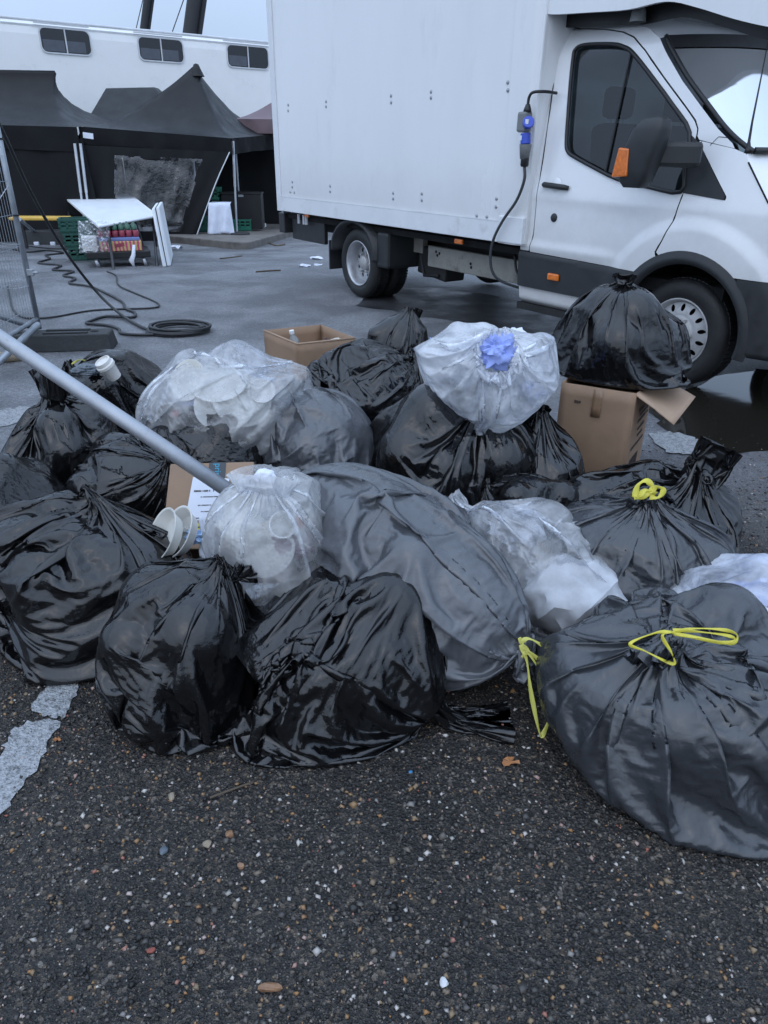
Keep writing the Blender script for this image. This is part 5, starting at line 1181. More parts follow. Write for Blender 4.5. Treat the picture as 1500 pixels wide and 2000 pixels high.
def sim_bag(c, r, yaw=0.0, pitch=0.0, neck=(0, 0, 1), neck_len=1.03, slack=(1.085, 1.085), tail=.12, tail_dir=None, bottom=None, seed=0, lumps=5, lump=.5, core=.95,
            press=0.0, grav=.0003, nu=64, nv=48, it=(60, 36, 18), extra=(), floor=.004, tailspread=.5, pleats=18, gather=.02, bend=.009, kc=1.0, tail_taper=.6, tail_flat=.45, pull=0.0, facets=8, fk=(.62, .92), tail_c=.9, pear=.16, fine=1.022):
    rng = np.random.default_rng(seed); c = np.array(c, float); r = np.array(r, float)
    Rm = np.array(Matrix.Rotation(R(yaw), 3, 'Z') @ Matrix.Rotation(R(pitch), 3, 'Y')); w = _unit(neck); bd = _unit(-w if bottom is None else bottom)
    def erad(d): l = np.tensordot(Rm.T, d, 1); return 1 / np.sqrt((l[0] / r[0]) ** 2 + (l[1] / r[1]) ** 2 + (l[2] / r[2]) ** 2)
    e1 = _unit(np.cross(w, [.31, .77, .55])); e2 = np.cross(w, e1)
    nt_ = max(4, int(round(nv * tail / (math.pi * r.mean() + tail)))); nb = nv - nt_
    th = np.linspace(.02, math.pi - .02, nb)[:, None]; ph = np.linspace(0, 2 * np.pi, nu, endpoint=False)[None, :]
    D = np.stack([np.sin(th) * (np.cos(ph) * e1[i] + np.sin(ph) * e2[i]) - np.cos(th) * w[i] for i in range(3)])
    k = np.clip(1 - th / (math.pi * .6), 0, 1) ** 1.5; D = D + k * (bd + w)[:, None, None]; D /= np.sqrt((D * D).sum(0))
    fn = rng.normal(size=(facets, 3)); fn /= np.linalg.norm(fn, axis=1)[:, None] + 1e-9; fkk = rng.uniform(fk[0], fk[1], facets)
    def fac(qh):
        "radius of the faceted contents along unit directions qh (3, ...)"
        o = np.ones(qh.shape[1:])
        for a_, k_ in zip(fn, fkk): d_ = np.tensordot(a_, qh, 1); o = np.minimum(o, np.where(d_ > .05, k_ / np.maximum(d_, .05), 1))
        return o * (1 - pear * qh[2])
    Dl = np.tensordot(np.diag(1 / r) @ Rm.T, D, 1); Dl /= np.sqrt((Dl * Dl).sum(0))
    X = c[:, None, None] + D * erad(D) * fac(Dl) * 1.03; Nk = c + w * erad(w[:, None])[0] * neck_len
    kk = np.clip((th - math.pi * .72) / (math.pi * .28), 0, 1); kk = (kk * kk * (3 - 2 * kk)) ** 3
    ring = Nk[:, None, None] + gather * (np.cos(ph) * e1[:, None, None] + np.sin(ph) * e2[:, None, None]); X = X * (1 - kk) + ring * kk
    td = _unit(w if tail_dir is None else tail_dir); f1 = _unit(e1 - td * (e1 @ td)); f2 = np.cross(td, f1)
    tt = np.linspace(0, 1, nt_ + 1)[1:][:, None]; rt = gather + tailspread * tail * tt ** tail_taper
    X = np.concatenate([X, Nk[:, None, None] + td[:, None, None] * (tail * tt) + rt * (np.cos(ph) * f1[:, None, None] + np.sin(ph) * f2[:, None, None] * tail_flat)], 1)
    sph = [(np.array(p, float), s) for p, s in extra]
    for i in range(lumps):
        d = _unit(Rm @ (_unit(rng.normal(size=3)) * (1, 1, .9))); rs = r.min() * rng.uniform(.6, 1.1) * lump; sph.append((c + d * (erad(d[:, None])[0] * rng.uniform(.96, 1.08) - rs), rs))
    circ = 2 * math.pi * math.sqrt((r ** 2).mean()) * slack[0]; LV = float(np.sqrt(((X[:, 1:nb] - X[:, :nb - 1]) ** 2).sum(0)).sum(0).mean() * slack[1] / (nb - 1))
    gmin = max(.28, min(.8, gather * 2 * math.pi / circ * 1.5))
    def LUrow(nv_, nu_, nb_):
        v = np.arange(nv_) / (nb_ - 1); t = np.minimum(1, gmin + (1 - v) / .30 * .9); t = np.minimum(t, .3 + v / .25 * .8)
        t[nb_ - 1:] = np.clip(gmin + (np.arange(nv_ - nb_ + 1) / max(1, nv_ - nb_)) * .8, 0, max(tail_c, gmin)); return (circ / nu_ * np.maximum(t, .2)).astype(F32)
    Nn = cloth_normals(X); v = np.linspace(0, 1, nb)[:, None]; pl = np.zeros((nb, nu))
    for q in range(5): pl += np.sin(int(pleats * rng.uniform(.5, 1.3)) * ph + rng.uniform(0, 6.28) + rng.uniform(-4, 4) * v) * rng.uniform(.4, 1)
    amp = .010 * np.clip((v - .5) / .5, 0, 1) * np.sin(np.pi * np.clip(v, 0, 1) ** 3) + .006 * np.clip(.3 - v, 0, 1) * 3
    X[:, :nb] += Nn[:, :nb] * (pl * amp + .014 * waves(rng, nb, nu, 5, 6) + .004 * waves(rng, nb, nu, 12, 18))
    X[2] = np.maximum(X[2], floor); X = X.astype(F32)
    Mi = (Rm @ np.diag(1 / (r * core)) @ Rm.T).astype(F32); Mo = (Rm @ np.diag(r * core) @ Rm.T).astype(F32); cf = c.astype(F32)
    def collide(X):
        q = np.tensordot(Mi, X - cf[:, None, None], 1); l = np.sqrt((q * q).sum(0)); m_ = l < 1 + pear; fr = l < .6
        if m_.any():
            qh = q[:, m_] / l[m_]; f_ = fac((Rm.T @ qh)); inn = l[m_] < f_; idx = np.nonzero(m_); ii = (idx[0][inn], idx[1][inn]); fr[ii] = True; X[:, ii[0], ii[1]] = cf[:, None] + Mo @ (qh[:, inn] * f_[inn]).astype(F32)
        for p, s in sph:
            d = X - np.asarray(p, F32)[:, None, None]; l2 = (d * d).sum(0); m_ = l2 < s * s
            if m_.any(): lm = np.sqrt(l2[m_]) + 1e-6; X[:, m_] += d[:, m_] * ((s - lm) / lm).astype(F32); fr |= m_
        m_ = X[2] < floor; X[2][m_] = floor; return fr | m_
    pin = nb - 1
    for st in range(len(it)):
        if st > 0:
            X = upsample(X); pin *= 2; LV *= .5 * fine; circ *= fine; nb_ = pin + 1; X[:, :nb_] += (cloth_normals(X)[:, :nb_] * (.0022 * waves(rng, nb_, X.shape[2], 20 * st, 26 * st) + .0016 * waves(rng, nb_, X.shape[2], 34 * st, 40 * st))).astype(F32)
        nb_ = pin + 1; LU = LUrow(X.shape[1], X.shape[2], nb_); Xp = X.copy(); ringp = X[:, pin].copy(); h = .5 ** st
        for i in range(it[st]):
            V = (X - Xp) * F32(.9 if i < it[st] * .75 else .55); Xp = X.copy(); X = X + V; X[2] -= F32(grav * h * h)
            if press: X += cloth_normals(X) * F32(press * h * h)
            if pull: X[:, :nb_] -= (X[:, :nb_] - cf[:, None, None]) * F32(pull * h * h)
            for s in range(2): relax(X, LU, LV, kc, .5, bend); X[:, pin] = ringp
            fr = collide(X); Xp = np.where(fr[None], Xp + (X - Xp) * F32(.6), Xp)
    return X, pin, Nk
HI = dict(nu=64, nv=48, it=(60, 36, 18)); LO = dict(nu=84, nv=60, it=(60, 34))
BAGS = []
def bag(key, uvz, r, neck, mat, label, detail=HI, part='gathered_neck', cat='bin bag', name='bin_bag', group=None, **k):
    c = G(uvz[0], uvz[1], uvz[2]); a = dict(detail); a.update(k); BAGS.append((key, c, r, neck, mat, label, part, cat, name, group, a))
GB, GG = 'black bin bags in the pile', 'grey bin bags in the pile'
# front row
bag('B17', (140, 1105, .21), (.43, .27, .235), (.42, .15, 1), 'black_film_wet', 'wide wet black bag at the front left, neck twisted over to one side', seed=17, tail=.22, tail_dir=(1, -.25, .05), tailspread=.22, tail_c=.4, yaw=-12, group=GB)
bag('B18', (355, 1228, .215), (.205, .215, .24), (.55, .15, .9), 'black_film_wet', 'tall wet black bag between the wide front-left bag and the front middle one', seed=28, tail=.10, bottom=(.25, -.8, -.5), group=GB)
bag('B19', (648, 1240, .195), (.335, .245, .21), (.92, -.45, -.30), 'black_film_wet', 'glossy wet black bag at the front middle under the clear bowl bag', seed=39, tail=.24, tail_dir=(1, -.05, -.12), tailspread=.35, tail_taper=.7, tail_flat=.3, gather=.03, tail_c=.55, bottom=(-.55, -.8, .05), group=GB)
bag('B26', (1350, 1322, .215), (.40, .29, .23), (-.48, -.32, .82), 'grey_film_dark', 'big grey bag at the front right with a yellow drawstring bow', seed=226, tail=.07, neck_len=.95, tailspread=.9, yaw=-14, slack=(1.12, 1.12), fine=1.035, group=GG)
bag('B21', (772, 1085, .31), (.47, .215, .22), (.74, -.62, -.22), 'grey_film', 'long grey bag sloping down the middle with hanging yellow ties', seed=21, tail=.05, yaw=-40, pitch=14, neck_len=1.0, pear=.05, facets=3, fk=(.9, .98), lumps=3, lump=.5, slack=(1.06, 1.05), fine=1.028, group=GG, floor=.06)
bag('B22', (1048, 1088, .20), (.38, .18, .19), (-.7, .6, .3), 'thin_milky_film', 'wet clear bag behind the long grey bag', seed=22, yaw=-48, pitch=8, cat='clear bag', name='clear_bag', tail=.1)
bag('B23', (1245, 1085, .20), (.335, .28, .235), (-.06, -.12, 1), 'grey_film_dark', 'grey bag in the right of the pile topped by a yellow knot', seed=23, tail=.05, group=GG)
bag('B24', (1270, 985, .16), (.38, .24, .17), (.70, .0, .72), 'black_film', 'black bag behind the yellow-knotted grey one, its corner pointing up', seed=24, tail=.26, tail_dir=(.30, .0, 1), tailspread=.35, tail_taper=.15, tail_flat=.15, gather=.05, yaw=8, group=GB)
bag('B25', (1455, 1215, .17), (.33, .26, .19), (.9, -.1, .4), 'milky_film_blue', 'pale blue translucent bag cut by the right edge', seed=25, cat='clear bag', name='clear_bag')
bag('B20', (537, 1018, .43), (.215, .20, .185), (-.05, -.35, .94), 'milky_film', 'clear knotted bag of paper bowls on top of the front black bags', seed=20, tail=.15, tailspread=.5, tail_flat=.5, tail_c=.4, tail_dir=(-.05, .1, 1), cat='clear bag', name='clear_bag', floor=.2, neck_len=.98)
# middle
bag('B8', (882, 860, .29), (.40, .33, .32), (.36, -.35, .9), 'black_film_wet', 'largest glossy black bag in the middle below the pale blue bag', seed=8, tail=.05, group=GB)
bag('B9', (1058, 915, .20), (.18, .18, .25), (-.1, .1, 1), 'black_film', 'narrow black bag between the biggest black bag and the large carton', seed=9, group=GB, detail=LO)
bag('B10', (1030, 985, .16), (.20, .17, .15), (-.8, .3, .4), 'black_film_crumpled', 'small crumpled black bag low in the middle beside the long grey bag', seed=10, group=GB, detail=LO)
bag('B7', (612, 858, .27), (.29, .27, .27), (-.35, .5, .75), 'grey_film', 'plain grey bag left of the largest black bag', seed=7, tail=.12, tail_dir=(.8, .1, .3), group=GG)
bag('B5', (712, 758, .37), (.31, .27, .26), (.75, .2, .55), 'black_film_wet', 'wet black bag behind the plain grey one, seen from its flat bottom', seed=5, bottom=(-.25, -.5, .6), group=GB)
bag('B6', (775, 690, .40), (.17, .15, .26), (.3, .1, 1), 'black_film', 'black bag tip poking up beside the pale blue bag', seed=6, tail=.12, tail_dir=(.35, 0, 1), tailspread=.25, group=GB, detail=LO)
bag('B12', (405, 885, .24), (.27, .22, .21), (-.6, .1, .6), 'black_film_crumpled', 'crumpled black bag beneath the clear bag of plates', seed=12, group=GB, detail=LO)
bag('B14', (112, 872, .24), (.28, .26, .26), (.10, -.05, 1), 'black_film', 'upright black bag at the left with a knotted top', seed=14, tail=.17, tailspread=.35, tail_c=.35, group=GB)
bag('B13', (235, 765, .30), (.26, .25, .27), (-.8, -.1, .55), 'black_film_crumpled', 'dull black bag at the left carrying a white cup', seed=13, tail=.1, group=GB, detail=LO)
bag('B15', (255, 930, .19), (.29, .25, .20), (.7, -.3, .45), 'black_film_wet', 'low black bag under the steel pole', seed=15, group=GB, detail=LO, tail=.06)
bag('B16', (0, 985, .20), (.24, .22, .21), (-.6, -.2, .7), 'black_film_crumpled', 'black bag cut by the left edge', seed=16, group=GB, detail=LO)
bag('B27', (470, 1000, .13), (.25, .22, .12), (.6, .2, .5), 'black_film', 'flattened black bag under the labelled carton', seed=27, group=GB, detail=LO)
# upper
bag('B3', (962, 700, .69), (.35, .21, .125), (-.05, -.90, .38), 'milky_film_blue', 'pale blue translucent bag of blue tissue on top of the pile', seed=3, tail=.03, gather=.075, neck_len=.97, cat='clear bag', name='clear_bag', floor=.3,
    extra=[(AY(1068, 632, 2.93), .062), (AY(1080, 612, 2.96), .03), (AY(1083, 705, 2.82), .06), (AY(1058, 772, 2.76), .095), (AY(838, 690, 2.93), .07), (AY(868, 632, 2.97), .06), (AY(955, 622, 2.98), .05)], tailspread=1.2)
bag('B1', (1207, 660, .66), (.30, .28, .255), (-.08, -.16, 1), 'black_film', 'black bag with knotted ears resting on the large carton', seed=1, tail=.12, tailspread=.22, tail_c=.2, tail_flat=.3, floor=.512, pear=.12, group=GB, extra=[(AY(1298, 735, 3.02), .07)])
bag('B11', (438, 762, .47), (.40, .27, .19), (-.88, -.25, -.42), 'thin_milky_film', 'wide clear bag full of paper plates behind the pole', seed=11, tail=.08, cat='clear bag', name='clear_bag', floor=.15, neck_len=1.06, pitch=-12)
def run(b): return sim_bag(b[1], b[2], neck=b[3], **b[10])
with ThreadPoolExecutor(4) as ex: RES = list(ex.map(run, BAGS))
BAGO, NECK = {}, {}
for b, (X, pin, Nk) in zip(BAGS, RES):
    key, c, r, neck, mat, label, part, cat, name, group, a = b
    n_, nv_, nu_ = X.shape; P = X.reshape(3, -1).T.astype(float); org = (c[0], c[1], max(0, P[:, 2].min()))
    i = np.arange(nv_ - 1)[:, None] * nu_ + np.arange(nu_)[None]; j = np.arange(nv_ - 1)[:, None] * nu_ + (np.arange(nu_)[None] + 1) % nu_
    Fq = np.stack([i, j, j + nu_, i + nu_], -1)
    def mk(nm, lo, hi, parent):
        f = Fq[lo:hi].reshape(-1, 4) - lo * nu_; v = P[lo * nu_:(hi + 1) * nu_] - np.array(org)
        me = bpy.data.meshes.new(nm); me.vertices.add(len(v)); me.vertices.foreach_set('co', v.ravel()); me.loops.add(len(f) * 4); me.loops.foreach_set('vertex_index', f.ravel().astype(np.int32))
        me.polygons.add(len(f)); me.polygons.foreach_set('loop_start', (np.arange(len(f)) * 4).astype(np.int32)); me.polygons.foreach_set('loop_total', np.full(len(f), 4, np.int32)); me.polygons.foreach_set('use_smooth', np.ones(len(f), bool)); me.update()
        me.materials.append(MATS[mat]); return link(bpy.data.objects.new(nm, me), parent)
    o = mk(name, 0, pin, None); o.location = org; mk(part, pin, nv_ - 1, o); tag(o, label, cat, group); BAGO[key] = (o, np.array(org)); NECK[key] = Nk
print('T bags', round(time.time() - T0, 1))

# ------------------------------------------------------------------ ties on the bags
def ribbon(key, name, strokes, width, mat, lift=.03, k=8):
    "flat tape: strokes are pixel offsets from the bag's neck, drawn at the neck's depth and a little nearer"
    o, org = BAGO[key]; Nk = NECK[key]; dep = (Nk - CO) @ FW; base = Nk - _unit(Nk - CO) * lift; objs = []
    for st in strokes:
        P = [base + RT * (p[0] / FPX * dep) - UP * (p[1] / FPX * dep) - _unit(Nk - CO) * (p[2] if len(p) > 2 else 0) for p in st]; C = catmull(P, k); V = []
        for i, p in enumerate(C):
            t = C[min(i + 1, len(C) - 1)] - C[max(i - 1, 0)]; t = _unit(t); sd = np.cross(t, _unit(CO - p)); sd = _unit(sd); w = width * (.75 + .35 * math.sin(i * .45)) * .5; tw = math.sin(i * .33 + len(st)) * .5
            sd = sd * math.cos(tw) + np.cross(t, sd) * math.sin(tw); V += [p - sd * w - org, p + np.cross(t, sd) * w * .35 - org, p + sd * w - org]
        F = [(3 * i + j, 3 * i + j + 1, 3 * i + j + 4, 3 * i + j + 3) for i in range(len(C) - 1) for j in (0, 1)]
        objs.append(mesh_obj(name, V, F, mat, o, smooth=True, solid=.0012))
    return objs
ribbon('B26', 'drawstring', [[(0, 0), (-30, 2), (-78, 22), (-50, 36), (2, 60, -.005), (0, 40), (-18, 8), (0, 0)], [(0, 2), (40, -6), (95, -4), (122, 6), (112, 22), (60, 12), (4, 4)], [(2, -4), (50, 0), (100, 6), (118, 14), (90, 20), (10, 6)]], .0075, 'yellow_tie', .075)
ribbon('B21', 'drawstring', [[(-8, -4), (8, -12), (40, 5), (90, 38), (100, 52), (60, 60), (20, 22), (-4, 4)], [(-8, 0), (4, 30), (12, 90), (28, 165), (36, 168), (52, 118), (40, 70), (10, 18), (-6, -2)], [(-10, -14), (-4, 0), (2, 14), (-6, 24)]], .012, 'yellow_tie_thin', .05)
ribbon('B23', 'drawstring', [[(-28, 6), (-20, -18), (-4, -26), (8, -10), (-12, 4), (-28, 8)], [(0, -4), (16, -14), (28, -8), (18, 6), (2, 4)], [(-20, 4), (-6, -8), (14, 0)]], .018, 'yellow_tie', .045)
ribbon('B13', 'drawstring', [[(6, 2), (22, -6), (40, -4), (58, -10), (66, -2)]], .009, 'yellow_tie_thin', .03)

# ------------------------------------------------------------------ litter: plates, bowls, cups, tissue
def oriented(p, nrm):
    z = Vector(nrm).normalized(); return Matrix.Translation(Vector(p)) @ z.to_track_quat('Z', 'Y').to_matrix().to_4x4()
def toward(p, right=0.0, up=0.0, k=1.0):
    "a normal facing the camera, swung right/up"
    return -_unit(np.array(p) - CO) * k + RT * right + UP * up
def dish(name, p, nrm, r, depth, mat, label, cat, rim=.006, base=.62, group=None):
    e = MB(); pr = [(.001, 0), (r * base, 0), (r * (base + .06), .004), (r * .93, depth), (r, depth + rim * .3), (r * 1.0, depth - rim * .2), (r * .92, depth - .004), (r * (base + .04), -.002), (.001, -.003)]
    o = e.lathe(pr, 40).build(name, mat, smooth=True, autos=40); o.matrix_world = oriented(p, nrm); return tag(o, label, cat, group)
def cup(name, p, nrm, r, h, label, mat='paper_cup', lid=None):
    o = empty(name, (0, 0, 0), 0, label, 'cup'); o.matrix_world = oriented(p, nrm)
    MB().lathe([(.001, -h + .004), (r * .72, -h + .004), (r * .74, -h), (r, 0), (r * 1.05, .002), (r * 1.05, .007), (r * .97, .006), (r * .71, -h + .008)], 32).build('wall', mat, o, smooth=True, autos=40)
    if lid: MB().lathe([(r * 1.1, -.004), (r * 1.1, .008), (r * .98, .012), (r * .95, .028), (r * .8, .03), (r * .78, .022), (.001, .022)], 32).build('lid', lid, o, smooth=True, autos=35)
    return o
def wad(name, p, r, mat, label, cat, seed=0, sq=(1, 1, 1), amp=.35):
    bm = bmesh.new(); bmesh.ops.create_icosphere(bm, subdivisions=4, radius=1); rg = np.random.default_rng(seed)
    W = [(rg.normal(size=3) * f, rg.uniform(0, 6.28), a) for f, a in ((2.2, .5), (2.8, .5), (4, .4), (5, .35), (7, .25), (9, .2), (12, .14), (15, .1))]
    for v in bm.verts:
        c = np.array(v.co); q = sum(a * (1 - 2 * abs(math.sin(float(w @ c) + f))) for w, f, a in W); c = c * (1 + amp * .45 * q) * r * np.array(sq); v.co = Vector(c)
    me = bpy.data.meshes.new(name); bm.to_mesh(me); bm.free(); me.materials.append(MATS[mat]); me.polygons.foreach_set('use_smooth', [True] * len(me.polygons)); me.set_sharp_from_angle(angle=R(38)); o = link(bpy.data.objects.new(name, me)); o.location = p; return tag(o, label, cat)
def sheet(name, p, x, y, w, h, mat, label, cat, bend=.02, seed=0, n=12, crumple=.004):
    rg = np.random.default_rng(seed); M4 = frame4(p, x, y); V = []
    for j in range(n):
        for i in range(n):
            s, t = i / (n - 1) - .5, j / (n - 1) - .5; V.append(tuple(M4 @ Vector((s * w, t * h, bend * (s * s * 4 + .5 * t) + rg.normal(0, crumple)))))
    o = mesh_obj(name, V, grid_faces(n, n), mat, smooth=True, origin=p, solid=.0008); return tag(o, label, cat)
def litter():
    # clear bag of plates
    c = BAGS[[b[0] for b in BAGS].index('B11')][1]; Y = c[1]
    q = AY(440, 795, Y - .165); dish('paper_plate', q, toward(q, -.15, .55), .125, .018, 'paper_plate', 'large paper plate lowest in the clear bag behind the pole', 'plate')
    q = AY(472, 785, Y - .15); dish('paper_plate', q, toward(q, .1, .45), .12, .018, 'paper_plate', 'paper plate with peas overlapping the lowest one in the clear bag', 'plate')
    pl = q
    for k in range(6): 
        z = AY(462 + 5.5 * k, 786 + 4.2 * k, pl[1] - .03); pe = MB().lathe([(.001, -.004), (.004, 0), (.001, .004)], 8).build('pea', 'crate_green', smooth=True); pe.location = z; tag(pe, ('first', 'second', 'third', 'fourth', 'fifth', 'last')[k] + ' green pea from the upper left in the row on a paper plate', 'pea', 'peas on the paper plate')
    q = AY(510, 772, Y - .165); dish('paper_bowl', q, toward(q, .05, .5), .055, .04, 'paper_cup', 'small paper bowl at the right in the clear bag of plates', 'bowl', base=.7)
    q = AY(428, 752, Y - .09); dish('paper_plate', q, toward(q, -.2, .9), .12, .018, 'paper_plate', 'paper plate at the top of the clear bag of plates', 'plate')
    q = AY(372, 745, Y - .10); dish('paper_plate', q, toward(q, -.7, .3), .09, .018, 'paper_plate', 'paper plate standing on edge in the clear bag of plates', 'plate')
    q = AY(328, 808, Y - .17); cup('paper_cup', q, toward(q, -.2, -.2), .042, .09, 'white paper cup by the red blob in the clear bag')
    q = AY(343, 808, Y - .215); wad('sauce_blob', q, .014, 'red_plastic', 'small red blob of sauce in the clear bag corner', 'sauce', 3)
    q = AY(355, 815, Y - .10); wad('food_scraps', q, .06, 'food_brown', 'brown food scraps at the low end of the clear plate bag', 'food scraps', 4, (1.4, .7, .6))
    q = AY(385, 790, Y - .10); wad('paper_wad', q, .06, 'blue_tissue', 'small lilac tissue in the clear bag of plates', 'tissue', 5, (1, .8, .7))
    q = AY(480, 755, Y + .02); wad('paper_wad', q, .095, 'paper_white', 'large white paper wad inside the clear bag of plates', 'tissue', 6, (1.3, .8, .8))
    # clear bag of bowls
    c = BAGS[[b[0] for b in BAGS].index('B20')][1]; Y = c[1]
    q = AY(552, 1025, Y - .125); cup('paper_cup', q, toward(q, .1, .1), .036, .07, 'white paper cup facing out of the knotted clear bag')
    q = AY(485, 1005, Y - .02); dish('paper_bowl', q, toward(q, -.5, .5), .055, .04, 'paper_cup', 'paper bowl pressed against the left of the knotted clear bag', 'bowl', base=.7)
    q = AY(588, 1032, Y - .04); dish('paper_plate', q, toward(q, 1.2, .4, .7), .062, .018, 'paper_plate', 'paper plate on edge at the right of the knotted clear bag', 'plate')
    q = AY(520, 1075, Y - .08); dish('paper_plate', q, toward(q, -.2, .3), .085, .016, 'paper_plate', 'paper plate low in the knotted clear bag', 'plate')
    q = AY(583, 1020, Y - .08); wad('carrot_piece', q, .02, 'orange_bit', 'bright orange food bit in the knotted clear bag', 'food scraps', 7)
    q = AY(575, 1065, Y - .05); wad('food_scraps', q, .06, 'food_purple', 'purple food scraps at the right of the knotted clear bag', 'food scraps', 8, (1.2, .8, .7))
    q = AY(520, 1115, Y - .03); wad('food_scraps', q, .06, 'food_purple', 'dark red food scraps at the bottom of the knotted clear bag', 'food scraps', 9, (1.6, .9, .5))
    q = AY(475, 1030, Y - .05); wad('paper_wad', q, .07, 'paper_plate', 'crumpled napkin in the knotted clear bag', 'tissue', 10)
    q = NECK['B20'] - _unit(NECK['B20'] - CO) * .01; kn = wad('knot', q, .024, 'paper_white', None, None, 11, (1.3, .8, 1), .2); kn.parent = BAGO['B20'][0]; kn.location = q - BAGO['B20'][1]
    # other clear bags
    q = G(1120, 1165, .17); wad('paper_wad', q, .15, 'paper_grey', 'white paper wad inside the wet clear bag', 'tissue', 12, (1.2, 1.1, .8), .18); q = G(1010, 1040, .25); wad('paper_wad', q, .10, 'paper_grey', 'grey wad at the upper end of the wet clear bag', 'tissue', 13)
    q = G(1440, 1215, .14); wad('paper_wad', q, .17, 'blue_tissue', 'blue tissue wad inside the bag at the right edge', 'tissue', 14, (1.2, 1, .7))
    Nk = NECK['B3']; d = _unit(Nk - CO)
    q = Nk + d * .015; wad('blue_tissue', q, .072, 'blue_tissue', 'bright blue crumpled tissue showing in the mouth of the top bag', 'tissue', 15, (1, .8, .9), .5)
    q = AY(1040, 760, 2.84); wad('blue_tissue', q, .055, 'blue_tissue', 'blue tissue at the low right lobe of the top bag', 'tissue', 16); q = AY(860, 690, 2.98); wad('blue_tissue', q, .07, 'blue_tissue', 'blue tissue at the left end of the top bag', 'tissue', 17)
    q = AY(1000, 690, 2.95); wad('paper_wad', q, .11, 'paper_white', 'white tissue deep in the top bag', 'tissue', 18)
    # cup on the dull black bag
    q = AY(207, 714, 3.12); cup('paper_cup', q, (-.35, -.35, .85), .038, .07, 'white lidded cup lying on the dull black bag', lid='paper_cup')
    q = AY(170, 722, 3.25); wad('paper_wad', q, .05, 'pebble_slate', 'grey crumpled wrapper behind the lidded cup', 'wrapper', 19, (1.4, 1, .6))
    # plates and tissue between the front bags
    q = AY(335, 1050, 1.93); dish('paper_bowl', q, (-.75, -.45, .55), .088, .035, 'paper_plate', 'outer white paper bowl tipped between the front black bags', 'bowl', base=.7)
    q = AY(362, 1046, 1.95); dish('paper_bowl', q, (-.70, -.45, .6), .088, .035, 'paper_cup', 'inner white paper bowl nested beside the tipped one', 'bowl', base=.7)
    q = AY(380, 1048, 1.93); wad('tissue', q, .026, 'pale_blue_tissue', 'pale blue crumpled tissue beside the paper bowls', 'tissue', 20, (1.3, .9, .9), .5)
    q = AY(366, 1035, 1.97); wad('tissue', q, .018, 'paper_plate', 'white tissue tuft behind the paper bowls', 'tissue', 21, (1.3, .9, .7), .5)
litter()

# ------------------------------------------------------------------ cartons
def barcode(parent, M4, w, h, mat='print_ink', seed=0):
    rg = random.Random(seed); m_ = MB(); x = -w / 2
    while x < w / 2:
        b = rg.choice((.0012, .0018, .003)); m_.box((x + b / 2, 0, .0004), (b, h, .0008)); x += b + rg.choice((.0012, .002, .003))
    o = m_.build('barcode', mat, parent); o['kind'] = 'stuff'; o.data.transform(M4); return o
def marks(parent, M4, w, h, mat='print_ink', seed=0):
    "a line of small print too blurred to read"
    rg = random.Random(seed); m_ = MB(); x = -w / 2
    while x < w / 2:
        b = rg.uniform(.3, .75) * h
        if rg.random() > .12: m_.box((x + b / 2, rg.uniform(-.05, .05) * h, .0004), (b * .8, h * rg.uniform(.7, 1), .0008))
        x += b
    o = m_.build('print', mat, parent); o['kind'] = 'stuff'; o.data.transform(M4); return o
def wall_panel(name, a, b, c, d, mat, parent, th=.005, n=8, bulge=.0, seed=0):
    a, b, c, d = [np.array(p, float) for p in (a, b, c, d)]; nn = _unit(np.cross(b - a, d - a)); V = []; rg = np.random.default_rng(seed)
    for j in range(n + 1):
        for i in range(n + 1):
            s, t = i / n, j / n; V.append((a * (1 - s) + b * s) * (1 - t) + (d * (1 - s) + c * s) * t + nn * (bulge * math.sin(math.pi * s) * math.sin(math.pi * t) + rg.normal(0, .0006)))
    return mesh_obj(name, V, grid_faces(n + 1, n + 1), mat, parent, smooth=True, solid=th)
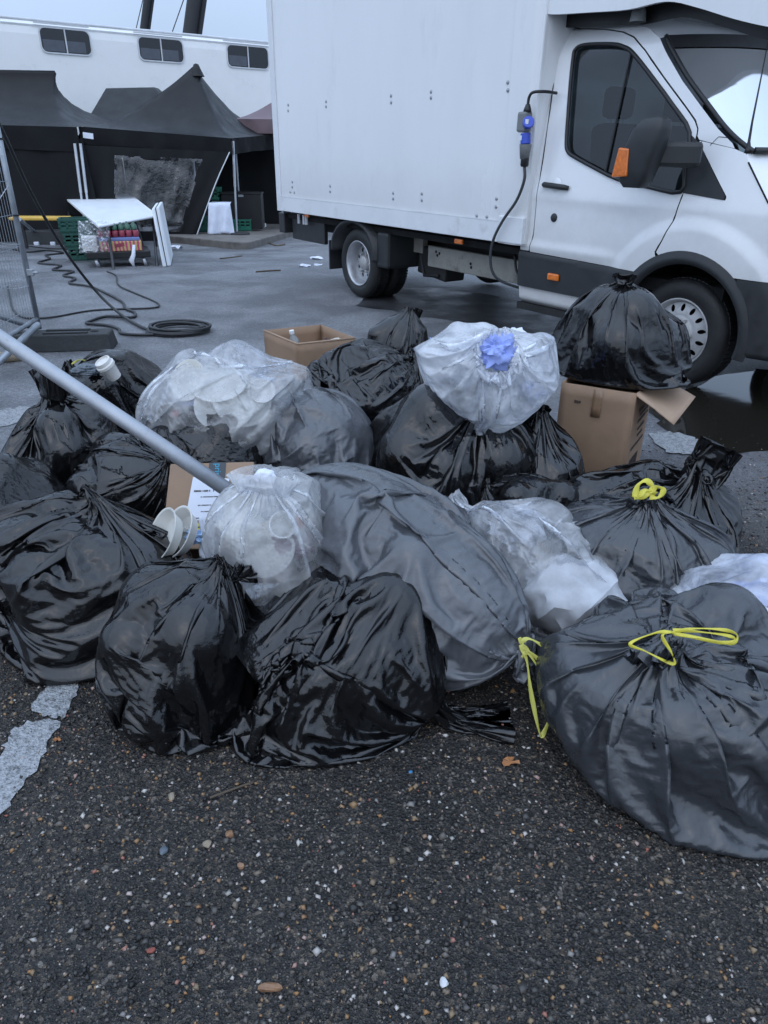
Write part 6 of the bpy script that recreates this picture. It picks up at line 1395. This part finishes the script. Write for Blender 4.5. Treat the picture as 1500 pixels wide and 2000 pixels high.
def cartons():
    # large carton under the knotted bag
    E_ = AY(1243, 766, 2.86); A_ = AY(1098, 752, 3.02); h = (E_[2] + A_[2]) / 2; E_[2] = A_[2] = h; f = E_ - A_; f[2] = 0; Lf = np.linalg.norm(f); f /= Lf; s = np.array([-f[1], f[0], 0]); s = s if s[1] > 0 else -s
    Dp = .36; o = empty('carton', (E_[0], E_[1], 0), 0, 'large brown carton with barcode under the knotted black bag', 'carton')
    up = np.array([0, 0, h]); z0 = np.array([0, 0, .004]); e = np.zeros(3); a = -f * Lf; b = s * Dp; ab = a + b
    wall_panel('front_panel', a + z0, e + z0, e + up, a + up, 'cardboard', o, .005, 10, -.006, 1); wall_panel('side_panel', e + z0, b + z0, b + up, e + up, 'cardboard', o, .005, 10, .004, 2)
    wall_panel('back_panel', b + z0, ab + z0, ab + up, b + up, 'cardboard_inside', o, .005, 6); wall_panel('side_panel', ab + z0, a + z0, a + up, ab + up, 'cardboard', o, .005, 6); wall_panel('base_panel', a + z0, e + z0, b + z0, ab + z0, 'cardboard_inside', o, .004, 3)
    wall_panel('flap', e + up, b + up, b + up + f * .19 + np.array([0, 0, -.075]), e + up + f * .17 + np.array([0, 0, -.10]), 'cardboard_inside', o, .005, 8, .012, 3)
    wall_panel('flap', a + up, e + up, e + up + s * .15 - np.array([0, 0, .03]), a + up + s * .15 - np.array([0, 0, .05]), 'cardboard', o, .005, 6, .0, 4)
    wall_panel('tape', a * .55 + up * .99 - s * .004, a * .42 + up * .99 - s * .004, a * .42 + up * .75 - s * .006, a * .55 + up * .75 - s * .006, 'cardboard_tape', o, .0006, 3)
    Ms = lambda y, z: frame4(tuple(s * y + np.array([0, 0, z]) + f * .0085), s, (0, 0, 1))
    barcode(o, Ms(.15, h * .30), .15, .06, 'print_ink', 1)
    for k, (y, z, w) in enumerate(((.17, .47, .22), (.19, .55, .09), (.19, .62, .12), (.20, .70, .2), (.20, .75, .16), (.2, .80, .2))): marks(o, Ms(y, h * z), w, .014, 'print_ink', k)
    marks(o, frame4(tuple(a * .75 + up * .86 - s * .006), f, (0, 0, 1)), .03, .015, 'print_ink', 9)
    # open carton further back
    T = [G(u, v, .40) for u, v in ((515, 645), (581, 672), (694, 660), (627, 634))]; c = sum(T) / 4; o = empty('carton', (c[0], c[1], 0), 0, 'open brown carton holding a clear bottle behind the bags', 'carton')
    T = [t - np.array([c[0], c[1], 0]) for t in T]; B = [np.array([t[0] * .97, t[1] * .97, .004]) for t in T]
    for k in range(4): wall_panel('side_panel', B[k], B[(k + 1) % 4], T[(k + 1) % 4], T[k], 'cardboard', o, .006, 8, .004, k)
    wall_panel('base_panel', B[0], B[1], B[2], B[3], 'cardboard_inside', o, .004, 3); wall_panel('false_floor', *[b * np.array([.95, .95, 1]) + np.array([0, 0, .2]) for b in B], 'cardboard_inside', o, .004, 3)
    for k, (i, j) in enumerate(((1, 0), (1, 2))):
        d = T[j] - T[i]; MB().tube([T[i], T[i] + d], .006, 6).build('rim_fold', 'cardboard_inside', o, smooth=True)
    p = AY(577, 668, c[1]); b = empty('water_bottle', (c[0] - .07, c[1] - .02, .215), 0, 'clear plastic bottle standing in the open carton', 'bottle'); b.rotation_euler = (.1, -.15, 0)
    MB().lathe([(.001, 0), (.03, 0), (.033, .02), (.031, .07), (.033, .12), (.03, .16), (.013, .19), (.012, .20)], 20).build('body', 'bottle_clear', b, smooth=True); MB().lathe([(.015, .198), (.015, .218), (.001, .219)], 16).build('cap', 'table_white', b)
    wad('food_wrapper', (c[0] + .10, c[1] + .02, .33), .05, 'food_brown', 'dark wrapper heaped in the open carton', 'wrapper', 31, (1.3, 1, .8), .5)
    wad('food_wrapper', (c[0] + .16, c[1] + .06, .34), .03, 'paper_plate', 'pale wrapper in the open carton', 'wrapper', 32, (1.3, 1, .8), .5)
    # labelled carton between the bags
    q = AY(408, 985, 2.22); x = np.array([1, .05, .02]); y = np.array([.12, .72, .52]); M4 = frame4(tuple(q), x, y); o = empty('carton', (0, 0, 0), 0, 'parcel carton with white label and dark tape between the bags', 'carton'); o.matrix_world = M4
    MB().box((0, 0, -.08), (.30, .34, .16)).build('body', 'cardboard', o, bevel=.004); MB().box((.02, .0, .0012), (.06, .338, .0016)).build('tape', 'dark_tape', o)
    MB().box((-.005, .02, .003), (.13, .17, .001), -.08).build('label', 'paper_white', o)
    for k, (xx, yy, w) in enumerate(((-.02, .052, .07), (.0, .028, .06), (-.012, -.005, .05), (.0, -.03, .05), (-.02, -.055, .06))): marks(o, Matrix.Translation((xx, yy, .0038)), w, .004 if k else .007, 'print_ink', 20 + k)
    text_mesh('print', 'prime', .034, 'teal_ink', Matrix.Translation((.012, .165, .0024)) @ Matrix.Rotation(R(-90), 4, 'Z'), o); text_mesh('print', 'prime', .034, 'teal_ink', Matrix.Translation((.012, -.075, .0024)) @ Matrix.Rotation(R(-90), 4, 'Z'), o)
    MB().box((-.045, -.10, .002), (.05, .05, .001)).build('sticker', 'yellow_sticker', o); marks(o, Matrix.Translation((-.045, -.09, .003)), .04, .006, 'print_ink', 40); marks(o, Matrix.Translation((-.045, -.105, .003)), .04, .006, 'print_ink', 41)
    q = AY(405, 1050, 1.96); sheet('printed_leaflet', q, (1, -.1, .1), (0, .6, .8), .05, .13, 'paper_white', 'lilac-white printed leaflet strip beside the clear bowl bag', 'leaflet', .004, 5)
cartons()
print('T all', round(time.time() - T0, 1))
